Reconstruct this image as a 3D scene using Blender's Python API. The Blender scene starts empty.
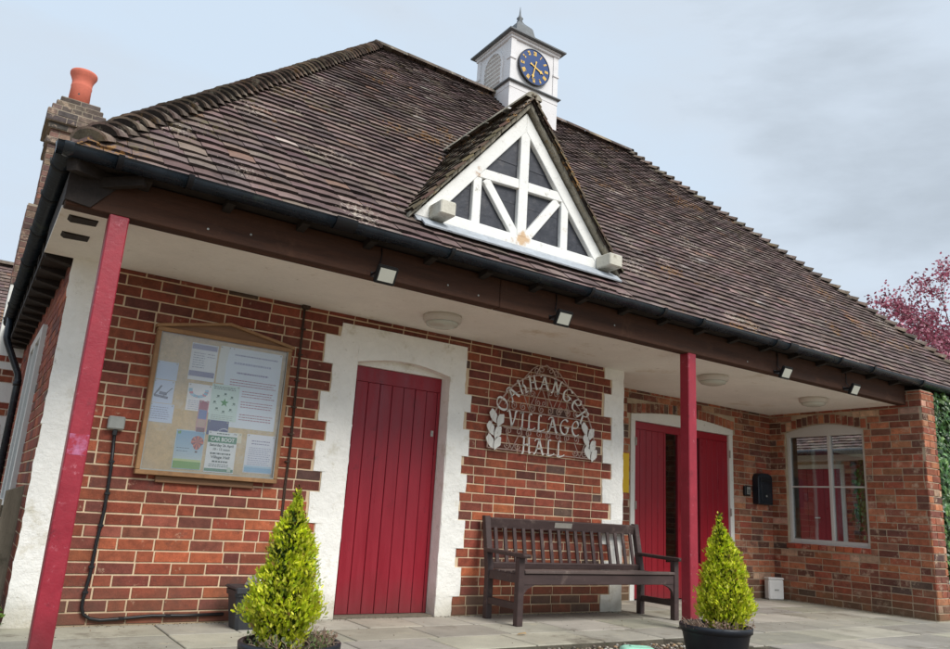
import bpy, bmesh, math, random
from mathutils import Vector, Matrix, noise
random.seed(7)
R_ = random.Random(11)
scene = bpy.context.scene
COL = bpy.data.collections.new("Scene"); scene.collection.children.link(COL)
V = Vector
PI = math.pi

# ------------------------------------------------------------------ colour / materials
def lin(c):
    out = []
    for v in c[:3]:
        v = v / 255.0
        out.append(v / 12.92 if v <= 0.04045 else ((v + 0.055) / 1.055) ** 2.4)
    return tuple(out)

def mat(name, rgb, rough=0.8, var=0.25, scale=6.0, bump=0.0, bscale=60.0, attr=False, metal=0.0,
        spec=0.5, dirt=None, dirt_amt=0.0, dirt_scale=3.0, sub=0.0, stretch=None, low=0.0, foot=None, clumps=None, spot=None, coat=0.0, rvar=0.0):
    """procedural surface: base colour (or vertex colour) broken up by two noises, optional dirt, bump"""
    m = bpy.data.materials.new(name); m.use_nodes = True
    nt = m.node_tree; N = nt.nodes; L = nt.links
    b = N["Principled BSDF"]
    b.inputs["Roughness"].default_value = rough
    b.inputs["Metallic"].default_value = metal
    b.inputs["Specular IOR Level"].default_value = spec
    if coat: b.inputs["Coat Weight"].default_value = coat
    tc = N.new("ShaderNodeTexCoord"); mp = N.new("ShaderNodeMapping")
    L.new(tc.outputs["Object"], mp.inputs["Vector"])
    if stretch: mp.inputs["Scale"].default_value = stretch
    if attr:
        a = N.new("ShaderNodeAttribute"); a.attribute_name = "Col"; base = a.outputs["Color"]
    else:
        a = N.new("ShaderNodeRGB"); a.outputs[0].default_value = (*lin(rgb), 1); base = a.outputs[0]
    cur = base
    n1 = N.new("ShaderNodeTexNoise"); n1.inputs["Scale"].default_value = scale
    n1.inputs["Detail"].default_value = 6; n1.inputs["Roughness"].default_value = 0.65
    L.new(mp.outputs[0], n1.inputs["Vector"])
    mr = N.new("ShaderNodeMapRange"); mr.inputs[1].default_value = 0.3; mr.inputs[2].default_value = 0.7
    mr.inputs[3].default_value = 1 - var; mr.inputs[4].default_value = 1 + var
    L.new(n1.outputs["Fac"], mr.inputs[0])
    mx = N.new("ShaderNodeVectorMath"); mx.operation = 'SCALE'
    L.new(cur, mx.inputs[0]); L.new(mr.outputs[0], mx.inputs["Scale"])
    cur = mx.outputs[0]
    n2 = N.new("ShaderNodeTexNoise"); n2.inputs["Scale"].default_value = bscale
    n2.inputs["Detail"].default_value = 5; n2.inputs["Roughness"].default_value = 0.7
    L.new(mp.outputs[0], n2.inputs["Vector"])
    mr2 = N.new("ShaderNodeMapRange"); mr2.inputs[1].default_value = 0.3; mr2.inputs[2].default_value = 0.7
    mr2.inputs[3].default_value = 1 - var * 0.6; mr2.inputs[4].default_value = 1 + var * 0.6
    L.new(n2.outputs["Fac"], mr2.inputs[0])
    mx2 = N.new("ShaderNodeVectorMath"); mx2.operation = 'SCALE'
    L.new(cur, mx2.inputs[0]); L.new(mr2.outputs[0], mx2.inputs["Scale"]); cur = mx2.outputs[0]
    dlist = dirt if isinstance(dirt, list) else ([(dirt, dirt_amt, dirt_scale)] if dirt else [])
    for k, (dc, da, ds) in enumerate(dlist):
        n3 = N.new("ShaderNodeTexNoise"); n3.inputs["Scale"].default_value = ds
        n3.inputs["Detail"].default_value = 8; n3.inputs["Roughness"].default_value = 0.75
        off = N.new("ShaderNodeVectorMath"); off.operation = 'ADD'; off.inputs[1].default_value = (7.3 * k + 1.1, 3.1, 9.7 * k)
        L.new(tc.outputs["Object"], off.inputs[0]); L.new(off.outputs[0], n3.inputs["Vector"])
        cr = N.new("ShaderNodeMapRange"); cr.inputs[1].default_value = 0.64 - da * 0.22; cr.inputs[2].default_value = 0.76 - da * 0.16
        L.new(n3.outputs["Fac"], cr.inputs[0])
        mm = N.new("ShaderNodeMixRGB"); mm.inputs[2].default_value = (*lin(dc), 1)
        L.new(cr.outputs[0], mm.inputs[0]); L.new(cur, mm.inputs[1]); cur = mm.outputs[0]
    for (cc, fine, coarse, th) in (clumps or []):      # small speckles gathered in larger colonies (lichen, moss)
        na = N.new("ShaderNodeTexNoise"); na.inputs["Scale"].default_value = fine; na.inputs["Detail"].default_value = 4; na.inputs["Roughness"].default_value = .7
        nb_ = N.new("ShaderNodeTexNoise"); nb_.inputs["Scale"].default_value = coarse; nb_.inputs["Detail"].default_value = 3
        oo = N.new("ShaderNodeVectorMath"); oo.operation = 'ADD'; oo.inputs[1].default_value = (cc[0] * .1, cc[1] * .07, fine); L.new(tc.outputs["Object"], oo.inputs[0])
        L.new(oo.outputs[0], na.inputs["Vector"]); L.new(oo.outputs[0], nb_.inputs["Vector"])
        ma = N.new("ShaderNodeMapRange"); ma.inputs[1].default_value = .42; ma.inputs[2].default_value = .68; ma.inputs[3].default_value = -.16; ma.inputs[4].default_value = .16; L.new(nb_.outputs["Fac"], ma.inputs[0])
        sm = N.new("ShaderNodeMath"); sm.operation = 'ADD'; L.new(na.outputs["Fac"], sm.inputs[0]); L.new(ma.outputs[0], sm.inputs[1])
        mb = N.new("ShaderNodeMapRange"); mb.inputs[1].default_value = th; mb.inputs[2].default_value = th + .05; L.new(sm.outputs[0], mb.inputs[0])
        xx = N.new("ShaderNodeMixRGB"); xx.inputs[2].default_value = (*lin(cc), 1); L.new(mb.outputs[0], xx.inputs[0]); L.new(cur, xx.inputs[1]); cur = xx.outputs[0]
    if spot:       # a rust run: (x, y, z, radius, colour)
        ds_ = N.new("ShaderNodeVectorMath"); ds_.operation = 'DISTANCE'; ds_.inputs[1].default_value = spot[:3]; L.new(tc.outputs["Object"], ds_.inputs[0])
        ns = N.new("ShaderNodeTexNoise"); ns.inputs["Scale"].default_value = 18; ns.inputs["Detail"].default_value = 5; L.new(tc.outputs["Object"], ns.inputs["Vector"])
        ms = N.new("ShaderNodeMath"); ms.operation = 'MULTIPLY_ADD'; ms.inputs[1].default_value = -spot[3] * 2.2; L.new(ns.outputs["Fac"], ms.inputs[0]); L.new(ds_.outputs["Value"], ms.inputs[2])
        mq = N.new("ShaderNodeMapRange"); mq.inputs[1].default_value = 0; mq.inputs[2].default_value = -spot[3] * .5; mq.inputs[3].default_value = 0; mq.inputs[4].default_value = .8; L.new(ms.outputs[0], mq.inputs[0])
        xs_ = N.new("ShaderNodeMixRGB"); xs_.inputs[2].default_value = (*lin(spot[4]), 1); L.new(mq.outputs[0], xs_.inputs[0]); L.new(cur, xs_.inputs[1]); cur = xs_.outputs[0]
    if low:
        n4 = N.new("ShaderNodeTexNoise"); n4.inputs["Scale"].default_value = 0.9; n4.inputs["Detail"].default_value = 3
        L.new(tc.outputs["Object"], n4.inputs["Vector"])
        m4 = N.new("ShaderNodeMapRange"); m4.inputs[1].default_value = .3; m4.inputs[2].default_value = .7; m4.inputs[3].default_value = 1 - low; m4.inputs[4].default_value = 1 + low
        L.new(n4.outputs["Fac"], m4.inputs[0]); s4 = N.new("ShaderNodeVectorMath"); s4.operation = 'SCALE'
        L.new(cur, s4.inputs[0]); L.new(m4.outputs[0], s4.inputs["Scale"]); cur = s4.outputs[0]
    if foot:      # damp, splash-dirtied band just above the paving: (colour, height, amount)
        sx = N.new("ShaderNodeSeparateXYZ"); L.new(tc.outputs["Object"], sx.inputs[0])
        n5 = N.new("ShaderNodeTexNoise"); n5.inputs["Scale"].default_value = 5; n5.inputs["Detail"].default_value = 6
        L.new(tc.outputs["Object"], n5.inputs["Vector"])
        a5 = N.new("ShaderNodeMath"); a5.operation = 'MULTIPLY_ADD'; a5.inputs[1].default_value = -foot[1] * 1.6; L.new(n5.outputs["Fac"], a5.inputs[0]); L.new(sx.outputs["Z"], a5.inputs[2])
        m5 = N.new("ShaderNodeMapRange"); m5.inputs[1].default_value = foot[1] * .25; m5.inputs[2].default_value = -foot[1] * .7; m5.inputs[3].default_value = 0; m5.inputs[4].default_value = foot[2]
        L.new(a5.outputs[0], m5.inputs[0]); x5 = N.new("ShaderNodeMixRGB"); x5.inputs[2].default_value = (*lin(foot[0]), 1)
        L.new(m5.outputs[0], x5.inputs[0]); L.new(cur, x5.inputs[1]); cur = x5.outputs[0]
    L.new(cur, b.inputs["Base Color"])
    if rvar:
        rr = N.new("ShaderNodeMapRange"); rr.inputs[1].default_value = 0.3; rr.inputs[2].default_value = 0.7
        rr.inputs[3].default_value = max(0, rough - rvar); rr.inputs[4].default_value = min(1, rough + rvar)
        L.new(n1.outputs["Fac"], rr.inputs[0]); L.new(rr.outputs[0], b.inputs["Roughness"])
    if bump:
        bp = N.new("ShaderNodeBump"); bp.inputs["Strength"].default_value = 0.8
        bp.inputs["Distance"].default_value = bump
        L.new(n2.outputs["Fac"], bp.inputs["Height"]); L.new(bp.outputs[0], b.inputs["Normal"])
    return m

def leafmat(name, trans=0.35, rough=0.55):
    m = bpy.data.materials.new(name); m.use_nodes = True
    nt = m.node_tree; N = nt.nodes; L = nt.links
    b = N["Principled BSDF"]; out = N["Material Output"]
    a = N.new("ShaderNodeAttribute"); a.attribute_name = "Col"
    tc = N.new("ShaderNodeTexCoord"); n = N.new("ShaderNodeTexNoise"); n.inputs["Scale"].default_value = 40
    L.new(tc.outputs["Object"], n.inputs["Vector"])
    mr = N.new("ShaderNodeMapRange"); mr.inputs[3].default_value = 0.75; mr.inputs[4].default_value = 1.25
    L.new(n.outputs["Fac"], mr.inputs[0])
    s = N.new("ShaderNodeVectorMath"); s.operation = 'SCALE'; L.new(a.outputs["Color"], s.inputs[0]); L.new(mr.outputs[0], s.inputs["Scale"])
    L.new(s.outputs[0], b.inputs["Base Color"]); b.inputs["Roughness"].default_value = rough
    t = N.new("ShaderNodeBsdfTranslucent"); L.new(s.outputs[0], t.inputs["Color"])
    mx = N.new("ShaderNodeMixShader"); mx.inputs[0].default_value = trans
    L.new(b.outputs[0], mx.inputs[1]); L.new(t.outputs[0], mx.inputs[2]); L.new(mx.outputs[0], out.inputs["Surface"])
    return m

def glassmat(name, tint=(0.93, 0.96, 0.96), base=0.08, rough=0.02, haze=None):
    m = bpy.data.materials.new(name); m.use_nodes = True
    nt = m.node_tree; N = nt.nodes; L = nt.links
    N.remove(N["Principled BSDF"]); out = N["Material Output"]
    tr = N.new("ShaderNodeBsdfTransparent"); tr.inputs[0].default_value = (*tint, 1)
    gl = N.new("ShaderNodeBsdfGlossy"); gl.inputs["Roughness"].default_value = rough
    fr = N.new("ShaderNodeFresnel"); fr.inputs[0].default_value = 1.5
    ad = N.new("ShaderNodeMath"); ad.operation = 'ADD'; ad.use_clamp = True; ad.inputs[1].default_value = base
    L.new(fr.outputs[0], ad.inputs[0])
    tc = N.new("ShaderNodeTexCoord"); nz = N.new("ShaderNodeTexNoise"); nz.inputs["Scale"].default_value = 2.5
    L.new(tc.outputs["Object"], nz.inputs["Vector"])
    bp = N.new("ShaderNodeBump"); bp.inputs["Strength"].default_value = 0.15; bp.inputs["Distance"].default_value = 0.01
    L.new(nz.outputs["Fac"], bp.inputs["Height"]); L.new(bp.outputs[0], gl.inputs["Normal"])
    mx = N.new("ShaderNodeMixShader"); L.new(ad.outputs[0], mx.inputs[0]); L.new(tr.outputs[0], mx.inputs[1]); L.new(gl.outputs[0], mx.inputs[2])
    last = mx
    if haze:
        df = N.new("ShaderNodeBsdfDiffuse"); df.inputs[0].default_value = (*lin(haze[0]), 1)
        mr = N.new("ShaderNodeMapRange"); mr.inputs[1].default_value = .35; mr.inputs[2].default_value = .7; mr.inputs[3].default_value = haze[1] * .3; mr.inputs[4].default_value = haze[1]
        L.new(nz.outputs["Fac"], mr.inputs[0])
        m2 = N.new("ShaderNodeMixShader"); L.new(mr.outputs[0], m2.inputs[0]); L.new(mx.outputs[0], m2.inputs[1]); L.new(df.outputs[0], m2.inputs[2]); last = m2
    L.new(last.outputs[0], out.inputs["Surface"])
    return m

M = {}
M['brick'] = mat('brick', (150, 70, 50), 0.9, 0.32, 16, 0.004, 120, attr=True, low=.14, foot=((96, 76, 60), .30, .6), dirt=[((206, 176, 146), 0.08, 14), ((84, 56, 50), 0.30, 3.5)])
M['old_brick'] = mat('old_brick', (150, 80, 60), 0.93, 0.32, 14, 0.004, 110, attr=True, low=.12, foot=((104, 92, 66), .22, .6), dirt=[((196, 172, 148), 0.42, 8.5), ((66, 50, 46), 0.25, 8)])
M['mortar'] = mat('mortar', (216, 192, 160), 0.95, 0.18, 4, 0.003, 160, low=.08, foot=((150, 130, 104), .25, .6))
M['old_mortar'] = mat('old_mortar', (182, 164, 140), 0.95, 0.28, 5, 0.003, 150)
M['chimney_mortar'] = mat('chimney_mortar', (150, 138, 122), 0.95, 0.25, 6, 0.003, 150)
M['whitewash'] = mat('whitewash', (247, 245, 238), 0.85, 0.05, 5, 0.014, 22, dirt=[((214, 208, 190), 0.36, 4), ((150, 142, 124), 0.10, 11)], foot=((176, 168, 146), .22, .6))
M['white_paint'] = mat('white_paint', (228, 227, 220), 0.5, 0.05, 5, 0.001, 60, dirt=[((165, 155, 140), 0.15, 9)])
M['gable_paint'] = mat('gable_paint', (238, 238, 234), 0.6, spot=(3.30, -1.0, 2.90, .062, (204, 160, 104)), var=0.05, scale=6, bump=0.003, bscale=40, dirt=[((176, 128, 70), 0.08, 4), ((168, 162, 150), 0.24, 12), ((110, 104, 96), .04, 20)])
M['upvc'] = mat('upvc', (205, 203, 198), 0.35, 0.03, 5)
M['soffit'] = mat('soffit', (240, 235, 227), 0.8, 0.05, 2.5, 0.0015, 40, low=.05, dirt=[((208, 192, 168), 0.32, 1.4), ((176, 160, 140), .14, 9)])
M['dark_timber'] = mat('dark_timber', (66, 38, 22), 0.85, 0.35, 5, 0.003, 60, stretch=(0.25, 3, 3), dirt=[((84, 54, 36), 0.35, 3)])
M['rafter'] = mat('rafter', (40, 32, 28), 0.85, 0.35, 8, 0.002, 60)
M['red_door'] = mat('red_door', (142, 22, 40), 0.40, 0.10, 3, 0.0016, 40, stretch=(6, 1, 0.7), rvar=0.14, low=.10, dirt=[((96, 16, 30), 0.25, 4)], foot=((104, 52, 52), .30, .55))
M['red_leaf'] = mat('red_leaf', (150, 14, 34), 0.36, 0.08, 3, 0.001, 45, stretch=(6, 1, 0.7), rvar=0.12, low=.08, foot=((104, 44, 46), .25, .5))
M['red_post'] = mat('red_post', (150, 36, 52), 0.45, 0.12, 7, 0.0022, 40, rvar=0.14, low=.08, dirt=[((196, 120, 130), 0.16, 18), ((104, 28, 38), 0.25, 9)], foot=((96, 40, 44), .25, .6))
M['post_scuff'] = mat('post_scuff', (176, 104, 136), 0.7, 0.2, 30, 0, 60, dirt=[((160, 38, 56), 1.05, 20)])
M['tile'] = mat('tile', (104, 84, 76), 0.88, 0.22, 9, 0.004, 75, attr=True,
                low=.10, dirt=[((66, 55, 54), 0.36, 2.2)], clumps=[((146, 110, 66), 30, 1.5, .655), ((182, 170, 156), 44, 1.9, .68), ((102, 92, 70), 20, 1.0, .665)])
M['bonnet'] = mat('bonnet', (92, 82, 72), 0.9, 0.34, 6, 0.006, 60, attr=True, dirt=[((170, 162, 144), 0.40, 12), ((60, 54, 48), 0.35, 5), ((140, 112, 66), .25, 7)])
M['verge'] = mat('verge', (150, 144, 130), 0.95, 0.25, 8, 0.012, 30, dirt=[((92, 86, 66), 0.5, 6), ((150, 122, 66), 0.3, 9)])
M['gutter'] = mat('gutter', (34, 42, 50), 0.26, 0.20, 6, 0.0006, 40, rvar=0.1, dirt=[((66, 76, 66), 0.35, 3)])
M['lead'] = mat('lead', (168, 174, 180), 0.55, 0.14, 5, 0.002, 20, dirt=[((100, 108, 116), 0.3, 6)])
M['purlin'] = mat('purlin', (204, 200, 186), 0.8, 0.12, 8, 0.004, 40, dirt=[((140, 132, 112), 0.4, 9)])
M['panel'] = mat('panel', (50, 52, 60), 0.45, 0.3, 9, 0.003, 30, rvar=.12, dirt=[((84, 82, 84), 0.4, 7), ((36, 38, 44), .3, 4)])
M['terracotta'] = mat('terracotta', (214, 118, 96), 0.85, 0.12, 8, 0.001, 60, dirt=[((170, 84, 64), 0.2, 6)])
M['turret'] = mat('turret', (226, 224, 224), 0.5, 0.05, 5, 0.001, 40, dirt=[((180, 172, 164), 0.25, 7)])
M['lead_roof'] = mat('lead_roof', (104, 108, 110), 0.6, 0.2, 6, 0.002, 25)
M['clock_blue'] = mat('clock_blue', (22, 62, 120), 0.35, 0.08, 5)
M['gold'] = mat('gold', (226, 186, 92), 0.4, 0.08, 6, metal=0.2)
M['black'] = mat('black', (20, 21, 24), 0.45, 0.15, 10, 0.0004, 80)
M['black_plastic'] = mat('black_plastic', (26, 31, 40), 0.42, 0.15, 9, 0.0006, 60, dirt=[((78, 76, 72), 0.18, 12)])
M['bin_plastic'] = mat('bin_plastic', (50, 52, 56), 0.55, 0.1, 9, 0.0006, 60, dirt=[((84, 82, 78), 0.2, 12)])
M['lens'] = mat('lens', (196, 196, 184), 0.25, 0.03, 5)
M['lamp_white'] = mat('lamp_white', (206, 198, 188), 0.4, 0.03, 5)
M['grey_plastic'] = mat('grey_plastic', (150, 152, 146), 0.5, 0.08, 10)
M['white_plastic'] = mat('white_plastic', (222, 220, 216), 0.4, 0.05, 8, dirt=[((176, 170, 160), 0.2, 9)])
M['yellow'] = mat('yellow', (240, 196, 20), 0.45, 0.04, 6)
M['sign_white'] = mat('sign_white', (226, 224, 216), 0.5, 0.08, 20, dirt=[((160, 146, 132), 0.25, 22)])
M['scroll'] = mat('scroll', (186, 160, 148), 0.6, 0.15, 30, dirt=[((120, 92, 84), 0.3, 18)])
M['bench'] = mat('bench', (66, 50, 48), 0.6, 0.26, 6, 0.0015, 80, stretch=(0.6, 3, 3), dirt=[((104, 88, 82), 0.34, 5)], rvar=0.1)
M['bench_seat'] = mat('bench_seat', (88, 74, 70), 0.6, 0.26, 6, 0.0015, 80, stretch=(0.4, 5, 5), dirt=[((130, 116, 108), 0.4, 5)])
M['brass'] = mat('brass', (176, 172, 164), 0.35, 0.1, 10, metal=0.5)
M['oak'] = mat('oak', (150, 112, 74), 0.6, 0.22, 5, 0.001, 60, stretch=(1, 1, 1), dirt=[((108, 78, 50), 0.35, 6)])
M['oak_dark'] = mat('oak_dark', (122, 88, 60), 0.65, 0.28, 8, 0.001, 60, stretch=(0.3, 3, 6))
M['cork'] = mat('cork', (222, 194, 142), 0.9, 0.14, 30, 0.001, 160, dirt=[((228, 214, 186), 0.4, 5)])
M['paper'] = mat('paper', (226, 232, 236), 0.6, 0.03, 4)
M['paint_attr'] = mat('print', (200, 200, 200), 0.5, 0.03, 4, attr=True)
M['ink'] = mat('ink', (70, 80, 110), 0.7, 0.1, 50)
M['ink_red'] = mat('ink_red', (170, 70, 90), 0.7, 0.1, 50)
M['ink_dark'] = mat('ink_dark', (34, 54, 44), 0.7, 0.1, 50)
M['print_white'] = mat('print_white', (240, 242, 240), 0.6, 0.02, 10)
M['paving'] = mat('paving', (160, 152, 136), 0.9, 0.17, 3.0, 0.003, 90, attr=True, low=.08, dirt=[((112, 104, 90), 0.42, 1.7), ((186, 176, 150), 0.25, 5)])
M['joint'] = mat('joint', (92, 86, 74), 0.95, 0.3, 9, 0.003, 90, dirt=[((70, 76, 46), 0.3, 6)])
M['ground'] = mat('ground', (120, 108, 90), 0.95, 0.3, 3, 0.01, 40, dirt=[((70, 62, 50), 0.4, 2)])
M['pebble'] = mat('pebble', (170, 160, 145), 0.85, 0.2, 20, 0.002, 90, attr=True)
M['soil'] = mat('soil', (58, 46, 36), 0.95, 0.4, 20, 0.01, 60)
M['bark'] = mat('bark', (70, 54, 44), 0.9, 0.3, 12, 0.006, 40)
M['twig'] = mat('twig', (150, 128, 112), 0.85, 0.3, 20, attr=False)
M['leaf'] = leafmat('leaf')
M['ivy_leaf'] = leafmat('ivy_leaf', 0.15, 0.32)
M['weathered'] = mat('weathered', (112, 104, 90), 0.9, 0.28, 6, 0.003, 60, stretch=(6, 6, 0.5), dirt=[((70, 66, 54), 0.4, 5)])
M['mint'] = mat('mint', (160, 214, 190), 0.45, 0.06, 8, dirt=[((120, 160, 140), 0.2, 8)])
M['dark_in'] = mat('dark_in', (150, 148, 144), 0.9, 0.2, 4)
M['render_wall'] = mat('render_wall', (226, 226, 220), 0.9, 0.07, 4, 0.004, 40, dirt=[((180, 176, 166), 0.3, 4)])
M['glass'] = glassmat('glass', (0.88, 0.91, 0.91), 0.07)
M['board_glass'] = glassmat('board_glass', (0.97, 0.98, 0.98), 0.05, 0.04, haze=((222, 230, 240), 0.20))  # pale haze mixed into the glass stands in for glare
M['bag'] = glassmat('bag', (0.86, 0.88, 0.9), 0.16, 0.25, haze=((215, 218, 222), 0.55))

# ------------------------------------------------------------------ helpers
def obj(name, bm, material, parent=None, smooth=False, loc=None, label=None):
    me = bpy.data.meshes.new(name)
    bm.normal_update(); bm.to_mesh(me); bm.free()
    mats = material if isinstance(material, list) else [material]
    for mm in mats: me.materials.append(mm)
    if smooth:
        for p in me.polygons: p.use_smooth = True
    o = bpy.data.objects.new(name, me); COL.objects.link(o)
    if parent is not None: o.parent = parent
    if loc is not None: o.location = loc
    if label: o['label'] = label
    return o

def tag(o, label, cat=None, group=None, kind=None):
    o['label'] = label
    if cat: o['category'] = cat
    if group: o['group'] = group
    if kind: o['kind'] = kind
    return o

def empty(name, loc, label, cat, group=None):
    o = bpy.data.objects.new(name, None); COL.objects.link(o); o.location = loc
    o.empty_display_size = 0.1
    return tag(o, label, cat, group)

def child(name, bm, material, parent, smooth=False, label=None, sub=False):
    """part of a thing whose mesh is given in world coordinates"""
    o = obj(name, bm, material, parent, smooth, label=label)
    off = V(parent.location)
    if parent.parent is not None: off = V((0, 0, 0))      # parts sit at the thing's origin in their mesh data
    if parent.type == 'EMPTY':
        o.data.transform(Matrix.Translation(-off))
    else:                                                # sub-part: the part's mesh is already shifted to the thing's origin
        r = parent
        while r.parent is not None: r = r.parent
        o.data.transform(Matrix.Translation(-V(r.location)))
    return o

def dup(root, loc, label=None, rotz=None):
    r = root.copy(); COL.objects.link(r); r.location = loc
    if label: r['label'] = label
    if rotz is not None: r.rotation_euler = (0, 0, rotz)
    for ch in list(root.children):
        c = ch.copy(); COL.objects.link(c); c.parent = r
        for g in ch.children:
            d = g.copy(); COL.objects.link(d); d.parent = c
    return r

def BM():
    bm = bmesh.new(); bm.loops.layers.color.new("Col"); return bm
def paint(bm, faces, c, L=True):
    lay = bm.loops.layers.color["Col"] if "Col" in bm.loops.layers.color else bm.loops.layers.color.new("Col")
    # byte colour layers are stored as sRGB, so display values go in directly
    cc = (c[0] / 255, c[1] / 255, c[2] / 255, 1)
    for f in faces:
        for l in f.loops: l[lay] = cc

def poly(bm, pts, col=None):
    f = bm.faces.new([bm.verts.new(p) for p in pts])
    if col: paint(bm, [f], col)
    return f

def box(bm, x0, x1, y0, y1, z0, z1, bev=0.0, col=None, m=None):
    if x1 < x0: x0, x1 = x1, x0
    if y1 < y0: y0, y1 = y1, y0
    if z1 < z0: z0, z1 = z1, z0
    t = bmesh.new(); bmesh.ops.create_cube(t, size=1)
    t.transform(Matrix.Translation(((x0 + x1) / 2, (y0 + y1) / 2, (z0 + z1) / 2)) @ Matrix.Diagonal((x1 - x0, y1 - y0, z1 - z0, 1)))
    if bev: bmesh.ops.bevel(t, geom=t.edges[:], offset=bev, segments=1, affect='EDGES')
    merge(bm, t, m, col)

def merge(bm, t, m=None, col=None):
    if m is not None: t.transform(m)
    vm = {}
    for v in t.verts: vm[v.index] = None
    t.verts.ensure_lookup_table(); t.verts.index_update()
    nv = [bm.verts.new(v.co) for v in t.verts]
    fs = []
    for f in t.faces:
        try: g = bm.faces.new([nv[v.index] for v in f.verts])
        except ValueError: continue
        g.smooth = f.smooth; fs.append(g)
    if col: paint(bm, fs, col)
    t.free(); return fs

def obox(bm, a, b, w, h, up=V((0, 0, 1)), bev=0.0, col=None):
    """bar from a to b, width w (sideways), height h (along up)"""
    a = V(a); b = V(b); d = b - a; L = d.length; d.normalize()
    s = d.cross(up)
    if s.length < 1e-5: s = d.cross(V((0, 1, 0)))
    s.normalize(); u = s.cross(d)
    m = Matrix.Translation((a + b) / 2) @ Matrix((( d.x, s.x, u.x, 0), (d.y, s.y, u.y, 0), (d.z, s.z, u.z, 0), (0, 0, 0, 1)))
    t = bmesh.new(); bmesh.ops.create_cube(t, size=1); t.transform(Matrix.Diagonal((L, w, h, 1)))
    if bev: bmesh.ops.bevel(t, geom=t.edges[:], offset=bev, segments=1, affect='EDGES')
    merge(bm, t, m, col)

def tube(bm, pts, r, seg=8, cap=True, col=None, r1=None):
    pts = [V(p) for p in pts]; n = len(pts); rings = []
    prev = None
    for i, p in enumerate(pts):
        d = (pts[min(i + 1, n - 1)] - pts[max(i - 1, 0)])
        if d.length < 1e-9: d = V((0, 0, 1))
        d.normalize()
        if prev is None:
            s = d.cross(V((0, 0, 1)))
            if s.length < 1e-3: s = d.cross(V((0, 1, 0)))
        else:
            s = prev - d * prev.dot(d)
        s.normalize(); prev = s; u = d.cross(s)
        rr = r if r1 is None else r + (r1 - r) * i / max(1, n - 1)
        rings.append([bm.verts.new(p + (s * math.cos(2 * PI * k / seg) + u * math.sin(2 * PI * k / seg)) * rr) for k in range(seg)])
    fs = []
    for a, b in zip(rings, rings[1:]):
        for k in range(seg):
            f = bm.faces.new((a[k], a[(k + 1) % seg], b[(k + 1) % seg], b[k])); f.smooth = True; fs.append(f)
    if cap:
        fs.append(bm.faces.new(rings[0][::-1])); fs.append(bm.faces.new(rings[-1]))
    if col: paint(bm, fs, col)

def lathe(bm, prof, c, seg=32, sx=1, sy=1, col=None, ax=None):
    c = V(c); rings = []
    for r, z in prof:
        rings.append([bm.verts.new(c + V((sx * r * math.cos(2 * PI * k / seg), sy * r * math.sin(2 * PI * k / seg), z))) for k in range(seg)])
    fs = []
    for a, b in zip(rings, rings[1:]):
        for k in range(seg):
            f = bm.faces.new((a[k], a[(k + 1) % seg], b[(k + 1) % seg], b[k])); f.smooth = True; fs.append(f)
    fs.append(bm.faces.new(rings[0][::-1])); fs.append(bm.faces.new(rings[-1]))
    if col: paint(bm, fs, col)

def prism(bm, pts, y0, y1, axis='y', col=None, bev=0):
    """polygon in the x-z plane (or y-z plane if axis x) pushed from y0 to y1"""
    t = bmesh.new()
    mk = (lambda p, q: (p[0], q, p[1])) if axis == 'y' else ((lambda p, q: (q, p[0], p[1])) if axis == 'x' else (lambda p, q: (p[0], p[1], q)))
    a = [t.verts.new(mk(p, y0)) for p in pts]; b = [t.verts.new(mk(p, y1)) for p in pts]
    t.faces.new(a); t.faces.new(b[::-1]); n = len(pts)
    for i in range(n): t.faces.new((a[i], b[i], b[(i + 1) % n], a[(i + 1) % n]))
    bmesh.ops.recalc_face_normals(t, faces=t.faces[:])
    if bev: bmesh.ops.bevel(t, geom=t.edges[:], offset=bev, segments=1, affect='EDGES')
    merge(bm, t, None, col)

# ------------------------------------------------------------------ bricks
FRONT = [((138, 70, 50), 5), ((148, 79, 54), 4), ((130, 65, 49), 5), ((118, 61, 50), 3.5), ((110, 62, 51), 2.0), ((156, 84, 56), 1.5), ((98, 74, 64), 0.5), ((132, 74, 58), 3)]
OLD = [((154, 88, 64), 4), ((142, 78, 58), 4), ((168, 104, 74), 3), ((122, 74, 60), 3), ((108, 70, 58), 2), ((172, 112, 82), 2), ((94, 72, 64), .6), ((152, 106, 84), 2), ((186, 148, 122), .6)]
CHIM = [((122, 92, 82), 3), ((110, 84, 76), 3), ((126, 84, 72), 2), ((96, 74, 68), 2), ((126, 104, 90), 1)]
def pick(pal):
    t = R_.random() * sum(w for _, w in pal)
    for c, w in pal:
        t -= w
        if t <= 0: break
    j = R_.uniform(0.88, 1.12)
    return tuple(min(255, v * j * R_.uniform(0.97, 1.03)) for v in c)

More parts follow.
